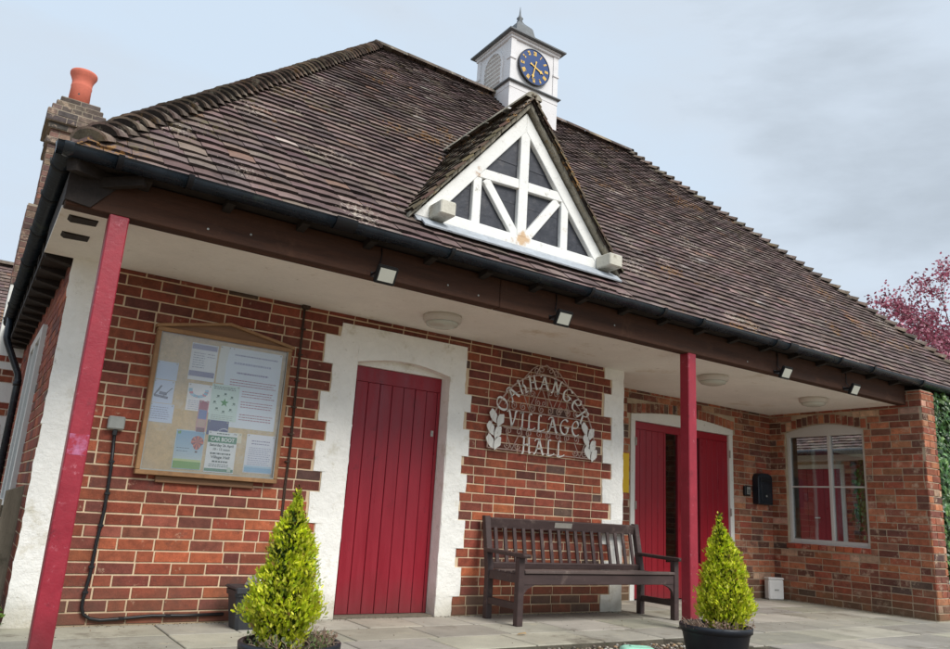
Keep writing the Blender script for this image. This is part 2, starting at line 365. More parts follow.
def bricks(bm, O, U, N, W, z0, z1, excl=None, pal=FRONT, header=0.16, proud=0.006, jit=0.0014, course=0.075, shade=None, L=0.225, phase=0.0, soldier=False):
    """real bricks, one by one, standing proud of the mortar face"""
    O = V(O); U = V(U).normalized(); N = V(N).normalized(); Zv = V((0, 0, 1))
    nc = int(math.ceil((z1 - z0) / course))
    g = 0.0105
    for i in range(nc):
        a = z0 + i * course + g * 0.5; b = min(a + course - g, z1)
        if b - a < 0.02: continue
        ex = excl((a + b) / 2) if excl else []
        u = -(L * 0.5 if i % 2 else 0.0) - R_.uniform(0, 0.02) + phase
        while u < W:
            l = L * 0.5 if R_.random() < header else L
            u0, u1 = u + g / 2, u + l - g / 2
            u += l
            segs = [(max(0.0, u0), min(W, u1))]
            for (e0, e1) in ex:
                ns = []
                for s0, s1 in segs:
                    if e1 <= s0 or e0 >= s1: ns.append((s0, s1)); continue
                    if e0 > s0: ns.append((s0, e0 - g * .4))
                    if e1 < s1: ns.append((e1 + g * .4, s1))
                segs = ns
            for s0, s1 in segs:
                if s1 - s0 < 0.022: continue
                c = pick(pal)
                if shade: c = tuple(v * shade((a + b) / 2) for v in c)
                p = proud + R_.uniform(-jit, jit)
                one_brick(bm, O, U, N, s0, s1, a, b, p, c)

def one_brick(bm, O, U, N, s0, s1, a, b, p, c, ch=0.0028):
    Zv = V((0, 0, 1)); j = lambda: R_.uniform(-0.0013, 0.0013)
    base = [(s0, a), (s1, a), (s1, b), (s0, b)]
    bas = [(x + j(), z + j()) for x, z in base]
    def P(x, z, d): return O + U * x + Zv * z + N * d
    r0 = [bm.verts.new(P(x, z, -0.004)) for x, z in bas]
    r1 = [bm.verts.new(P(x, z, p - ch)) for x, z in bas]
    cx = (s0 + s1) / 2; cz = (a + b) / 2
    r2 = [bm.verts.new(P(x + (ch if x < cx else -ch), z + (ch if z < cz else -ch), p + R_.uniform(-.0008, .0008))) for x, z in bas]
    fs = [bm.faces.new(r2)]
    for q in range(4):
        w = (q + 1) % 4
        fs.append(bm.faces.new((r0[q], r0[w], r1[w], r1[q]))); fs.append(bm.faces.new((r1[q], r1[w], r2[w], r2[q])))
    paint(bm, fs, c)

# ------------------------------------------------------------------ camera
F_ = 754.3; yaw, pit, rol = .58002, .242968, .060795
cy, sy = math.cos(yaw), math.sin(yaw); cp, sp = math.cos(pit), math.sin(pit)
Fw = V((sy * cp, cy * cp, sp)); Rt = V((cy, -sy, 0)); Up = Rt.cross(Fw)
cr, sr = math.cos(rol), math.sin(rol)
R2 = Rt * cr + Up * sr; U2 = Up * cr - Rt * sr
cam = bpy.data.cameras.new("camera"); co = bpy.data.objects.new("camera", cam); COL.objects.link(co)
cam.sensor_fit = 'HORIZONTAL'; cam.sensor_width = 36; cam.lens = F_ / 950 * 36
cam.clip_start = 0.05; cam.clip_end = 6000
co.matrix_world = Matrix(((R2.x, U2.x, -Fw.x, 0), (R2.y, U2.y, -Fw.y, -5.43), (R2.z, U2.z, -Fw.z, 0.825), (0, 0, 0, 1)))
scene.camera = co

# ------------------------------------------------------------------ world + sun
w = bpy.data.worlds.new("World"); scene.world = w; w.use_nodes = True
nt = w.node_tree; N = nt.nodes; L = nt.links
bg = N["Background"]; bg.inputs["Strength"].default_value = 0.10
SUN_EL, SUN_AZ = math.radians(46), math.radians(168)       # azimuth clockwise from +y
sky = N.new("ShaderNodeTexSky"); sky.sky_type = 'NISHITA'; sky.sun_disc = False
sky.sun_elevation = SUN_EL; sky.sun_rotation = SUN_AZ
sky.air_density = 1.0; sky.dust_density = 2.0; sky.ozone_density = 1.0
tc = N.new("ShaderNodeTexCoord"); mp = N.new("ShaderNodeMapping"); mp.inputs["Scale"].default_value = (1.0, 1.0, 3.2)
mp.inputs["Location"].default_value = (0.35, 0.2, 0.1)
L.new(tc.outputs["Generated"], mp.inputs[0])
cn = N.new("ShaderNodeTexNoise"); cn.inputs["Scale"].default_value = 1.7; cn.inputs["Detail"].default_value = 7; cn.inputs["Roughness"].default_value = 0.55; cn.inputs["Distortion"].default_value = 0.3
L.new(mp.outputs[0], cn.inputs["Vector"])
# clouds get greyer towards +x (right of the hall), clearer and bluer to the left
sep = N.new("ShaderNodeSeparateXYZ"); L.new(tc.outputs["Generated"], sep.inputs[0])
gr = N.new("ShaderNodeMapRange"); gr.inputs[1].default_value = 0.0; gr.inputs[2].default_value = 0.9; gr.inputs[3].default_value = -0.10; gr.inputs[4].default_value = 0.12
L.new(sep.outputs["X"], gr.inputs[0])
ad = N.new("ShaderNodeMath"); ad.operation = 'ADD'; L.new(cn.outputs["Fac"], ad.inputs[0]); L.new(gr.outputs[0], ad.inputs[1])
ramp = N.new("ShaderNodeValToRGB"); el = ramp.color_ramp.elements
k = 12.1
el[0].position = 0.36; el[0].color = (0.60 * k, 0.71 * k, 0.83 * k, 1)
el[1].position = 0.68; el[1].color = (0.46 * k, 0.52 * k, 0.585 * k, 1)
e = ramp.color_ramp.elements.new(0.52); e.color = (0.60 * k, 0.68 * k, 0.77 * k, 1)
L.new(ad.outputs[0], ramp.inputs[0])
mx = N.new("ShaderNodeMixRGB"); mx.inputs[0].default_value = 0.88
L.new(sky.outputs[0], mx.inputs[1]); L.new(ramp.outputs[0], mx.inputs[2]); L.new(mx.outputs[0], bg.inputs["Color"])

sun = bpy.data.lights.new("sun", 'SUN'); sun.energy = 3.15; sun.angle = math.radians(28); sun.color = (1, 0.96, 0.9)
so = bpy.data.objects.new("sun", sun); COL.objects.link(so)
sd = V((math.sin(SUN_AZ) * math.cos(SUN_EL), math.cos(SUN_AZ) * math.cos(SUN_EL), math.sin(SUN_EL)))
so.rotation_euler = sd.to_track_quat('Z', 'Y').to_euler()

# ------------------------------------------------------------------ ground, paving, gravel
bm = BM(); poly(bm, [(-1500, -1500, -.05), (1500, -1500, -.05), (1500, 1500, -.05), (-1500, 1500, -.05)])
tag(obj('ground', bm, M['ground']), 'stony earth ground around the hall', kind='structure')
bm = BM()
def pave_in(x, y):
    if y > 0.68: return False
    if x < 4.55: return y > -1.29
    if x < 5.15: return y > -1.29 - (x - 4.55) * 1.0
    return y > -4.2
prism(bm, [(-.35, -1.285), (4.55, -1.285), (5.15, -1.89), (5.15, -4.2), (13, -4.2), (13, .9), (5.375, .9), (5.375, -.002), (-.35, -.002)], -.05, -.008, axis='z')
# slabs
yrow = 0.68; rows = [(-.002, -.42), (-.42, -.86), (-.86, -1.29), (-1.29, -1.74), (-1.74, -2.2), (-2.2, -2.65), (-2.65, -3.1), (-3.1, -3.65), (-3.65, -4.2), (.90, .46), (.46, -.002)]
slab = BM()
for ri, (ya, yb) in enumerate(rows):
    x = (-.35 if ri < 3 else 4.6) - R_.uniform(0, .5)
    if ya > 0.01: x = 5.45
    while x < 13:
        wd = R_.choice([.44, .6, .6, .9]); x0, x1 = x + .006, x + wd - .006; x += wd
        y0, y1 = yb + .006, ya - .006
        if x0 < -.34: x0 = -.34
        if ri >= 3 and ya < 0:
            lim = 4.55 + (-(yb) - 1.29)
            lim = min(lim, 5.15)
            x0 = max(x0, lim)
        if x1 - x0 < .05: continue
        g = R_.uniform(.90, 1.08); c = (160 * g, 155 * g * R_.uniform(.99, 1.01), 143 * g * R_.uniform(.97, 1.02))
        dz = R_.uniform(-.0015, .0015)
        box(slab, x0, x1, y0, y1, -.03, dz + 0.0, bev=.004, col=c)
pv = obj('paving', bm, M['joint']); tag(pv, 'mortar bed and joints of the paved terrace in front of the hall', kind='structure')
tag(obj('paving_slabs', slab, M['paving']), 'pale stone paving slabs in front of the hall', kind='structure')
# edge kerb of small stones and gravel
bm = BM()
ico = bmesh.new(); bmesh.ops.create_icosphere(ico, subdivisions=1, radius=1)
icov = [v.co.copy() for v in ico.verts]; icof = [[v.index for v in f.verts] for f in ico.faces]; ico.free()
def pebble(bm, c, sx, sy, sz, col):
    m = Matrix.Translation(c) @ Matrix.Rotation(R_.uniform(0, 6.28), 4, 'Z') @ Matrix.Rotation(R_.uniform(-.4, .4), 4, 'X')
    vs = [bm.verts.new(m @ V((v.x * sx * R_.uniform(.85, 1.1), v.y * sy * R_.uniform(.85, 1.1), v.z * sz))) for v in icov]
    fs = []
    for f in icof:
        q = bm.faces.new([vs[i] for i in f]); q.smooth = True; fs.append(q)
    paint(bm, fs, col)
for _ in range(7500):
    x = R_.uniform(-.3, 5.1); y = R_.uniform(-2.6, -1.30)
    if pave_in(x, y): continue
    s = R_.uniform(.008, .022); g = R_.uniform(.6, 1.15)
    col = R_.choice([(176 * g, 166 * g, 150 * g), (150 * g, 134 * g, 112 * g), (188 * g, 184 * g, 176 * g), (120 * g, 108 * g, 96 * g), (170 * g, 140 * g, 108 * g)])
    pebble(bm, (x, y, -.05 + R_.uniform(.002, .03)), s, s * R_.uniform(.6, 1), s * R_.uniform(.4, .7), tuple(min(255, v) for v in col))
tag(obj('gravel', bm, M['pebble']), 'loose mixed gravel along the edge of the paving', kind='stuff')

# ------------------------------------------------------------------ THE HALL
hall = empty('village_hall', (0, 0, 0), 'red brick village hall with steep tiled roof, white quoins and covered porch', 'village hall')
H = hall
# --- front wall
def part(name, bm, m, smooth=False, label=None): return obj(name, bm, m, H, smooth, label=label)
def sub(name, bm, m, p, smooth=False, label=None): return obj(name, bm, m, p, smooth, label=label)
DX0, DX1, DZ = 2.465, 3.34, 1.99
TR = random.Random(31)
def schedule(ztop, wide_x, narrow_x, start, jit=.008):
    out = []; z = 0.0; i = start
    while z < ztop - .01:
        n = TR.choice([2, 3, 3]) if i % 2 else TR.choice([2, 2, 3])
        z1 = min(z + n * .075, ztop)
        if ztop - z1 < .08: z1 = ztop
        out.append((z, z1, (wide_x if i % 2 else narrow_x) + TR.uniform(-jit, jit))); z = z1; i += 1
    return out
Q_LEFT = schedule(2.285, .645, .60, 0)
Q_RIGHT = schedule(2.285, 5.12, 5.225, 1)
J_LEFT = schedule(2.10, 2.185, 2.255, 1)
J_RIGHT = schedule(2.10, 3.565, 3.495, 0)
def edge_at(sch, z, default):
    for a, b, x in sch:
        if a <= z < b: return x
    return default
bm = BM()
def front_ex(z):
    ex = [(-1, edge_at(Q_LEFT, z, .6) - .385 + .004), (edge_at(Q_RIGHT, z, 5.2) - .385 - .004, 9)]
    if z < 2.215: ex.append((edge_at(J_LEFT, z, 2.305) - .385 - .004, edge_at(J_RIGHT, z, 3.495) - .385 + .004))
    return ex
def sh(z): return 1.0 if z < 1.75 else 1.0 - (z - 1.75) * .22  # top courses coloured darker, standing in for shade under the soffit
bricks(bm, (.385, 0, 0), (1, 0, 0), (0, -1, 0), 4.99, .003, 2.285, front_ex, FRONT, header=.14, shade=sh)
wall = part('wall', bm, M['brick'])
bm = BM()
box(bm, .385, DX0, 0, .25, -.04, 2.42); box(bm, DX1, 5.375, 0, .25, -.04, 2.42); box(bm, DX0, DX1, 0, .25, DZ + .012, 2.42)
sub('mortar', bm, M['mortar'], wall)
# side wall (left)
bm = BM()
bricks(bm, (.385, 4.5, 0), (0, -1, 0), (-1, 0, 0), 4.42, .003, 2.42, lambda z: [(4.5 - 2.45, 4.5 - 1.25)] if .62 < z < 2.05 else [], FRONT, header=.2)
sw = part('wall', bm, M['brick'], label='brick side wall under the left eaves')
bm = BM(); box(bm, .385, .60, .2501, 1.25, -.04, 2.55); box(bm, .385, .60, 2.45, 6.2, -.04, 2.55); box(bm, .385, .60, 1.25, 2.45, -.04, .62); box(bm, .385, .60, 1.25, 2.45, 2.05, 2.55)
sub('mortar', bm, M['mortar'], sw)
bm = BM()
for a, b, c, d in ((1.25, 1.33, .62, 2.05), (2.37, 2.45, .62, 2.05), (1.33, 2.37, .62, .70), (1.33, 2.37, 1.97, 2.05), (1.82, 1.88, .70, 1.97)):
    box(bm, .345, .40, a, b, c, d, bev=.003)
wn = part('window', bm, M['upvc'], label='white side window foreshortened under the left eaves')
bm = BM(); box(bm, .37, .375, 1.33, 1.82, .70, 1.97); box(bm, .37, .375, 1.88, 2.37, .70, 1.97); sub('pane', bm, M['glass'], wn)
bm = BM(); box(bm, .46, .47, 1.26, 2.44, .63, 2.04); sub('blind', bm, M['white_paint'], wn)
bm = BM(); box(bm, .335, .55, 1.22, 2.48, .575, .618, bev=.006); sub('sill', bm, M['whitewash'], wn)
# back & right closing walls, inner slab
bm = BM(); box(bm, .385, 10.95, 5.95, 6.15, -.04, 2.55)
part('wall', bm, M['old_mortar'], label='rear wall')
bm = BM(); box(bm, 10.75, 10.95, -1.0, .0, -.04, 2.55); box(bm, 10.75, 10.95, 2.4, 5.949, -.04, 2.55); box(bm, 10.75, 10.95, .0, 2.4, -.04, .5); box(bm, 10.75, 10.95, .0, 2.4, 2.40, 2.55); part('wall', bm, M['old_mortar'], label='right end wall behind the ivy')

# --- white quoins + door surround
def block(bm, x0, x1, z0, z1, y0=-.014, y1=.004, j=.004, n=3):
    """one whitewashed block: front face subdivided and roughened, uneven edges"""
    t = bmesh.new(); nx = max(2, int((x1 - x0) / .04)); nz = max(2, int((z1 - z0) / .04))
    gr = []
    for iz in range(nz + 1):
        row = []
        for ix in range(nx + 1):
            x = x0 + (x1 - x0) * ix / nx; z = z0 + (z1 - z0) * iz / nz
            e = (ix in (0, nx)); ez = False
            nn = noise.noise(V((x * 9, z * 9, 3.3)))
            y = y0 - nn * .006 - .004 * noise.noise(V((x * 25, z * 25, 1.3))) + (0.005 if (e or ez) else 0)
            if e: x += R_.uniform(-j, j)
            row.append(t.verts.new((x, y, z)))
        gr.append(row)
    for iz in range(nz):
        for ix in range(nx):
            f = t.faces.new((gr[iz][ix], gr[iz][ix + 1], gr[iz + 1][ix + 1], gr[iz + 1][ix])); f.smooth = True
    be = [r[0] for r in gr] + gr[-1][1:] + [r[-1] for r in gr[::-1]][1:] + gr[0][::-1][1:]
    bk = [t.verts.new((v.co.x, y1, v.co.z)) for v in be]
    be = [t.verts.new(v.co) for v in be]
    for i in range(len(be) - 1):
        if (be[i].co - be[i + 1].co).length < 1e-6: continue
        try: t.faces.new((be[i + 1], be[i], bk[i], bk[i + 1]))
        except ValueError: pass
    merge(bm, t)
# left corner
bm = BM()
for a, b, x in Q_LEFT: block(bm, .378 + TR.uniform(-.005, .004), x, a - (.03 if a == 0 else 0), b - .0003)
part('quoin', bm, M['whitewash'], label='whitewashed quoin at the left front corner')
bm = BM()
for a, b, x in Q_RIGHT: block(bm, x, 5.383, a, b - .0003)
part('quoin', bm, M['whitewash'], label='whitewashed toothed quoin where the porch steps back')
bm = BM()
for a, b, x in J_LEFT: block(bm, x, DX0 + TR.uniform(-.002, .003), a, b - .0003)
for a, b, x in J_RIGHT: block(bm, DX1 + TR.uniform(-.003, .002), x, a, b - .0003)
block(bm, 2.305, 3.495, 2.1001, 2.212)
# arched head between jambs
pts = [(DX0, 2.10)]; K = 14
for q in range(K + 1):
    t = q / K; pts.append((DX0 + (DX1 - DX0) * t, 1.925 + .060 * math.sin(PI * t)))
pts.append((DX1, 2.10))
prism(bm, pts, -.012, .10)
# infill between the arch and the flat door top
box(bm, DX0, DX1, .098, .15, 1.922, 2.05)
# jamb reveals
box(bm, DX0 - .02, DX0 + .004, -.004, .135, 0, 1.95); box(bm, DX1 - .004, DX1 + .02, -.004, .135, 0, 1.95)
ds = part('door_surround', bm, M['whitewash'], label='rough whitewashed toothed surround of the single door')
# --- single red door
bm = BM()
W0, W1 = DX0 + .005, DX1 - .008; yd = .125
box(bm, W0, W1, yd + .012, yd + .05, .012, 1.92)
box(bm, W0, W1, yd, yd + .0118, 1.80, 1.92, bev=.002)
box(bm, W0, W0 + .06, yd, yd + .0118, .012, 1.798, bev=.002)
nb = 7; bw = (W1 - .03 - (W0 + .062)) / nb
for q in range(nb):
    x = W0 + .062 + q * bw; box(bm, x + .0025, x + bw - .0025, yd + R_.uniform(-.001, .002), yd + .0118, .012, 1.798, bev=.003)
box(bm, W1 - .028, W1, yd, yd + .0118, .012, 1.798, bev=.002)
door = part('door', bm, M['red_door'], label='single red ledged door in the white surround')
bm = BM(); box(bm, W1 - .075, W1 - .05, yd - .006, yd + .002, 1.42, 1.47, bev=.002); tube(bm, [(W1 - .062, yd - .004, 1.45), (W1 - .062, yd - .013, 1.45)], .008)
sub('keyhole', bm, M['brass'], door)
bm = BM(); box(bm, W0, W1, .01, .16, -.02, .010, bev=.003); sub('threshold', bm, M['weathered'], door)

# --- recess of the porch: back wall y=.68, return wall x=8.72
RY, RX = .68, 8.72
FX0, FX1 = 6.175, 7.947
def arch_top(x): t = (x - FX0) / (FX1 - FX0); return 2.005 + .068 * math.sin(PI * max(0, min(1, t)))
bm = BM()
def arch_ex(z, top, a, b, u0):
    # where the brick-on-edge arch (105 mm deep) stands, as one interval along the wall
    if z < top(a) - .02: return [(u0 - .004, u0 + abs(b - a) + .004)]
    n_ = 60; inn = [q for q in range(-2, n_ + 3) if top(a + (b - a) * min(1, max(0, q / n_))) + .112 > z - .031]
    if not inn: return []
    if top(a) + .112 > z - .031: return [(u0 - .054, u0 + abs(b - a) + .054)]
    return [(u0 + abs(b - a) * inn[0] / n_, u0 + abs(b - a) * inn[-1] / n_)]
def rec_ex(z): return arch_ex(z, arch_top, FX0, FX1, FX0 - 5.375)
bricks(bm, (5.375, RY, 0), (1, 0, 0), (0, -1, 0), 3.345, .003, 2.285, rec_ex, OLD, header=.12)
# brick-on-edge arch over the double door
n = 25
for q in range(n):
    xa = FX0 - .05 + (FX1 - FX0 + .1) * q / n; xb = xa + (FX1 - FX0 + .1) / n - .011
    zz = arch_top((xa + xb) / 2) + .008
    one_brick(bm, V((0, RY, 0)), V((1, 0, 0)), V((0, -1, 0)), xa, xb, zz, zz + .105, .006, pick(OLD))
wr = part('wall', bm, M['old_brick'], label='older mottled brick wall at the back of the porch')
bm = BM(); box(bm, 5.375, FX0, RY, RY + .25, -.04, 2.42); box(bm, FX1, 9.1, RY, RY + .25, -.04, 2.42)
t_ = [(FX0, 2.42)] + [(FX0 + (FX1 - FX0) * q / 16, arch_top(FX0 + (FX1 - FX0) * q / 16)) for q in range(17)] + [(FX1, 2.42)]
prism(bm, t_, RY, RY + .25)
box(bm, 5.20, 5.3749, .2501, RY + .25, -.04, 2.42)
sub('mortar', bm, M['old_mortar'], wr)
bm = BM(); bricks(bm, (5.375, 0, 0), (0, 1, 0), (1, 0, 0), .68, .003, 2.285, None, OLD); sub('return_bricks', bm, M['old_brick'], wr)

# return wall with the window:   y from .68 down to -1.25
WY0, WY1, WZ0 = .46, -.57, .69      # opening
def wtop(y): t = (WY0 - y) / (WY0 - WY1); return 2.045 + .085 * math.sin(PI * max(0, min(1, t)))
bm = BM()
def ret_ex(z): return arch_ex(z, wtop, WY0, WY1, RY - WY0) if z > .62 else []
bricks(bm, (RX, RY, 0), (0, -1, 0), (-1, 0, 0), 1.93, .003, 2.43, ret_ex, OLD, header=.14)
n = 15
for q in range(n):
    ya = (RY - WY0) - .05 + (WY0 - WY1 + .1) * q / n; yb = ya + (WY0 - WY1 + .1) / n - .011
    zz = wtop(RY - (ya + yb) / 2) + .006
    one_brick(bm, V((RX, RY, 0)), V((0, -1, 0)), V((-1, 0, 0)), ya, yb, zz, zz + .105, .006, pick(OLD))
for q in range(10):     # sill course
    ya = (RY - WY0) - .02 + (WY0 - WY1 + .04) * q / 10; yb = ya + .097
    one_brick(bm, V((RX, RY, 0)), V((0, -1, 0)), V((-1, 0, 0)), ya, yb, .622, .680, .022, pick([((182, 98, 66), 3), ((160, 76, 56), 3), ((190, 130, 96), 1)]))
# pier front face
bricks(bm, (RX, -1.25, 0), (1, 0, 0), (0, -1, 0), .27, .003, 2.43, None, OLD, header=.3)
bricks(bm, (8.99, -1.25, 0), (0, 1, 0), (1, 0, 0), .5, .003, 2.43, None, OLD, header=.3)
wr2 = part('wall', bm, M['old_brick'], label='mottled brick return wall and end pier with the window')
bm = BM()
box(bm, RX, 8.97, WY0, RY, -.04, 2.44); box(bm, RX, 8.97, -1.249, WY1, -.04, 2.44)
box(bm, RX, 8.97, WY1, WY0, -.04, .66)
t_ = [(WY0, 2.44)] + [(WY0 + (WY1 - WY0) * q / 16, wtop(WY0 + (WY1 - WY0) * q / 16)) for q in range(17)] + [(WY1, 2.44)]
prism(bm, t_, RX, 8.97, axis='x')
sub('mortar', bm, M['old_mortar'], wr2)
# front wall to the right of the pier (behind ivy)
bm = BM(); box(bm, 8.9701, 10.95, -1.10, -1.0, -.04, 2.44); part('wall', bm, M['old_mortar'], label='wall behind the ivy')

# window
bm = BM(); fx0, fx1 = RX + .035, RX + .085
for a, b in ((WY0, WY0 - .042), (WY1 + .042, WY1)):
    box(bm, fx0, fx1, b, a, WZ0, 2.045, bev=.004)
box(bm, fx0, fx1, WY1 + .042, WY0 - .042, WZ0, WZ0 + .05, bev=.004)
t_ = [(WY0, 1.985)] + [(WY0 + (WY1 - WY0) * q / 16, wtop(WY0 + (WY1 - WY0) * q / 16) - .002) for q in range(17)] + [(WY1, 1.985)]
prism(bm, t_, fx0 - .002, fx1, axis='x')
box(bm, fx0 - .001, fx1, -.130, -.088, WZ0 + .05, 1.985, bev=.004)
box(bm, fx0 + .015, fx0 + .03, -.08, WY0 - .042, 1.36, 1.378); box(bm, fx0 + .015, fx0 + .03, WY1 + .042, -.135, 1.36, 1.378)
wn = part('window', bm, M['upvc'], label='white framed casement window in the return wall')
bm = BM(); box(bm, fx0 + .032, fx0 + .037, -.08, WY0 - .042, WZ0 + .05, 1.985); sub('pane', bm, M['glass'], wn)
bm = BM(); box(bm, fx0 + .032, fx0 + .037, WY1 + .042, -.135, WZ0 + .05, 1.985); sub('pane', bm, M['glass'], wn)
bm = BM(); box(bm, RX + .0, fx0 + .01, WY1, WY0, .682, .692); sub('sill', bm, M['upvc'], wn)

# double door
bm = BM(); y0f, y1f = RY - .012, RY + .06
box(bm, FX0, FX0 + .07, y0f, y1f, 0, 1.935, bev=.004); box(bm, FX1 - .07, FX1, y0f, y1f, 0, 1.935, bev=.004)
t_ = [(FX0, 1.936)] + [(FX0 + (FX1 - FX0) * q / 16, arch_top(FX0 + (FX1 - FX0) * q / 16)) for q in range(17)] + [(FX1, 1.936)]
prism(bm, t_, y0f - .002, y1f)
part('door_frame', bm, M['white_paint'], label='white arched frame of the double door')
def leaf(x0, x1, px0, px1, lab, hinge_x):
    bm = BM(); yb = RY + .015
    bz0, bz1, pz0, pz1 = .015, 1.932, .40, 1.845
    # solid around the pane
    for a, b, c, d in ((x0, px0, bz0, bz1), (px1, x1, bz0, bz1), (px0, px1, bz0, pz0), (px0, px1, pz1, bz1)):
        box(bm, a, b, yb + .01, yb + .045, c, d)
    # board fronts and rails
    box(bm, x0, x1, yb, yb + .0098, pz1 + .003, bz1, bev=.002)
    st = .045
    if px0 - x0 > x1 - px1: a, b = x0, px0
    else: a, b = px1, x1
    box(bm, px0 - .03, px0 - .001, yb - .002, yb + .0098, .34, pz1, bev=.002) ; box(bm, px1 + .001, px1 + .03, yb - .002, yb + .0098, .34, pz1, bev=.002)
    if a == x0: a2, b2 = a, px0 - .032
    else: a2, b2 = px1 + .032, b
    n = 5
    for q in range(n):
        xx = a2 + (b2 - a2) * q / n; box(bm, xx + .002, xx + (b2 - a2) / n - .002, yb + .001, yb + .0098, bz0, pz1, bev=.003)
    if a == x0: box(bm, px1 + .032, x1, yb, yb + .0098, bz0, pz1, bev=.002)
    else: box(bm, x0, px0 - .032, yb, yb + .0098, bz0, pz1, bev=.002)
    box(bm, px0 - .03, px1 + .03, yb + .001, yb + .0098, bz0, .338, bev=.002)
    d = part('door', bm, M['red_leaf'], label=lab)
    bm = BM(); box(bm, px0, px1, yb + .02, yb + .026, pz0, pz1); sub('pane', bm, M['glass'], d)
    for z in (.3, 1.0, 1.70):
        bm = BM(); tube(bm, [(hinge_x, y0f - .010, z - .045), (hinge_x, y0f - .010, z + .045)], .009); sub('hinge', bm, M['brass'], d)
    return d
l1 = leaf(FX0 + .073, 7.057, 6.764, 6.969, 'left leaf of the red double door with a narrow glass strip', FX0 + .072)
l2 = leaf(7.063, FX1 - .073, 7.15, 7.355, 'right leaf of the red double door with a narrow glass strip', FX1 - .072)
bm = BM(); tube(bm, [(7.03, RY - .03, .95), (7.03, RY - .03, 1.2)], .009); tube(bm, [(7.03, RY + .02, .97), (7.03, RY - .03, .97)], .007); tube(bm, [(7.03, RY + .02, 1.18), (7.03, RY - .03, 1.18)], .007)
sub('handle', bm, M['brass'], l1)
# hallway behind the doors
bm = BM()
box(bm, 5.9, 8.3, 2.2, 2.25, 0, 2.3); box(bm, 5.85, 5.9, .93, 2.2, 0, 2.3); box(bm, 8.3, 8.35, .93, 2.2, 0, 2.3); box(bm, 5.9, 8.3, .93, 2.2, -.03, -.001)
box(bm, 6.5, 6.62, 2.1, 2.199, 0, 2.0)
part('hallway', bm, M['dark_in'])

# --- soffit (porch ceiling)
bm = BM()
box(bm, .205, 5.375, -.985, -.001, 2.285, 2.30); box(bm, 5.3751, 8.719, -.985, .6799, 2.285, 2.30)
part('ceiling', bm, M['soffit'], label='cream painted porch ceiling')
# --- beam
bm = BM()
xs = [.21, 3.05, 6.35, 8.72]
for a, b in zip(xs, xs[1:]): obox(bm, (a + .001, -1.035, 2.39), (b - .001, -1.035, 2.39), .10, .22, bev=.006)
part('beam', bm, M['dark_timber'], label='dark stained timber beam above the porch posts')
for x, z in ((1.2, 2.36), (2.6, 2.35), (2.86, 2.33), (4.2, 2.36), (5.9, 2.33), (.95, 2.33)):
    bm = BM(); tube(bm, [(x, -1.084, z), (x, -1.088, z)], .007, 6); part('bolt', bm, M['grey_plastic'])
# corner timbers
bm = BM()
obox(bm, (.20, -1.22, 2.455), (.40, -1.02, 2.50), .06, .07)
part('corner_timber', bm, M['rafter'])
bm = BM(); obox(bm, (.26, -1.02, 2.42), (.56, -1.20, 2.47), .04, .06, bev=.003); part('corner_timber', bm, M['rafter'])
bm = BM(); box(bm, .205, .225, -1.08, -.02, 2.302, 2.46); part('side_fascia', bm, M['rafter'])
bm = BM(); prism(bm, [(.205, 2.30), (.33, 2.285), (.50, 2.50), (.205, 2.50)], -1.098, -1.0865, bev=.002); part('corner_board', bm, M['rafter'])
# posts
def post(x, lab, bow=0):
    bm = BM(); box(bm, x, x + .10, -1.085, -.985, -.002, 2.284, bev=.006)
    return part('post', bm, M['red_post'], label=lab)
p1 = post(.432, 'left red square porch post with a mauve scuffed patch')
bm = BM(); f = poly(bm, [(.437, -1.0862, .985), (.527, -1.0862, .985), (.527, -1.0862, 1.09), (.437, -1.0862, 1.09)]); sub('scuff', bm, M['post_scuff'], p1)
p2 = post(5.088, 'right red square porch post between bench and conifer')
bm = BM(); box(bm, 5.07, 5.206, -1.103, -.967, .0005, .02, bev=.003); sub('base_plate', bm, M['weathered'], p2)

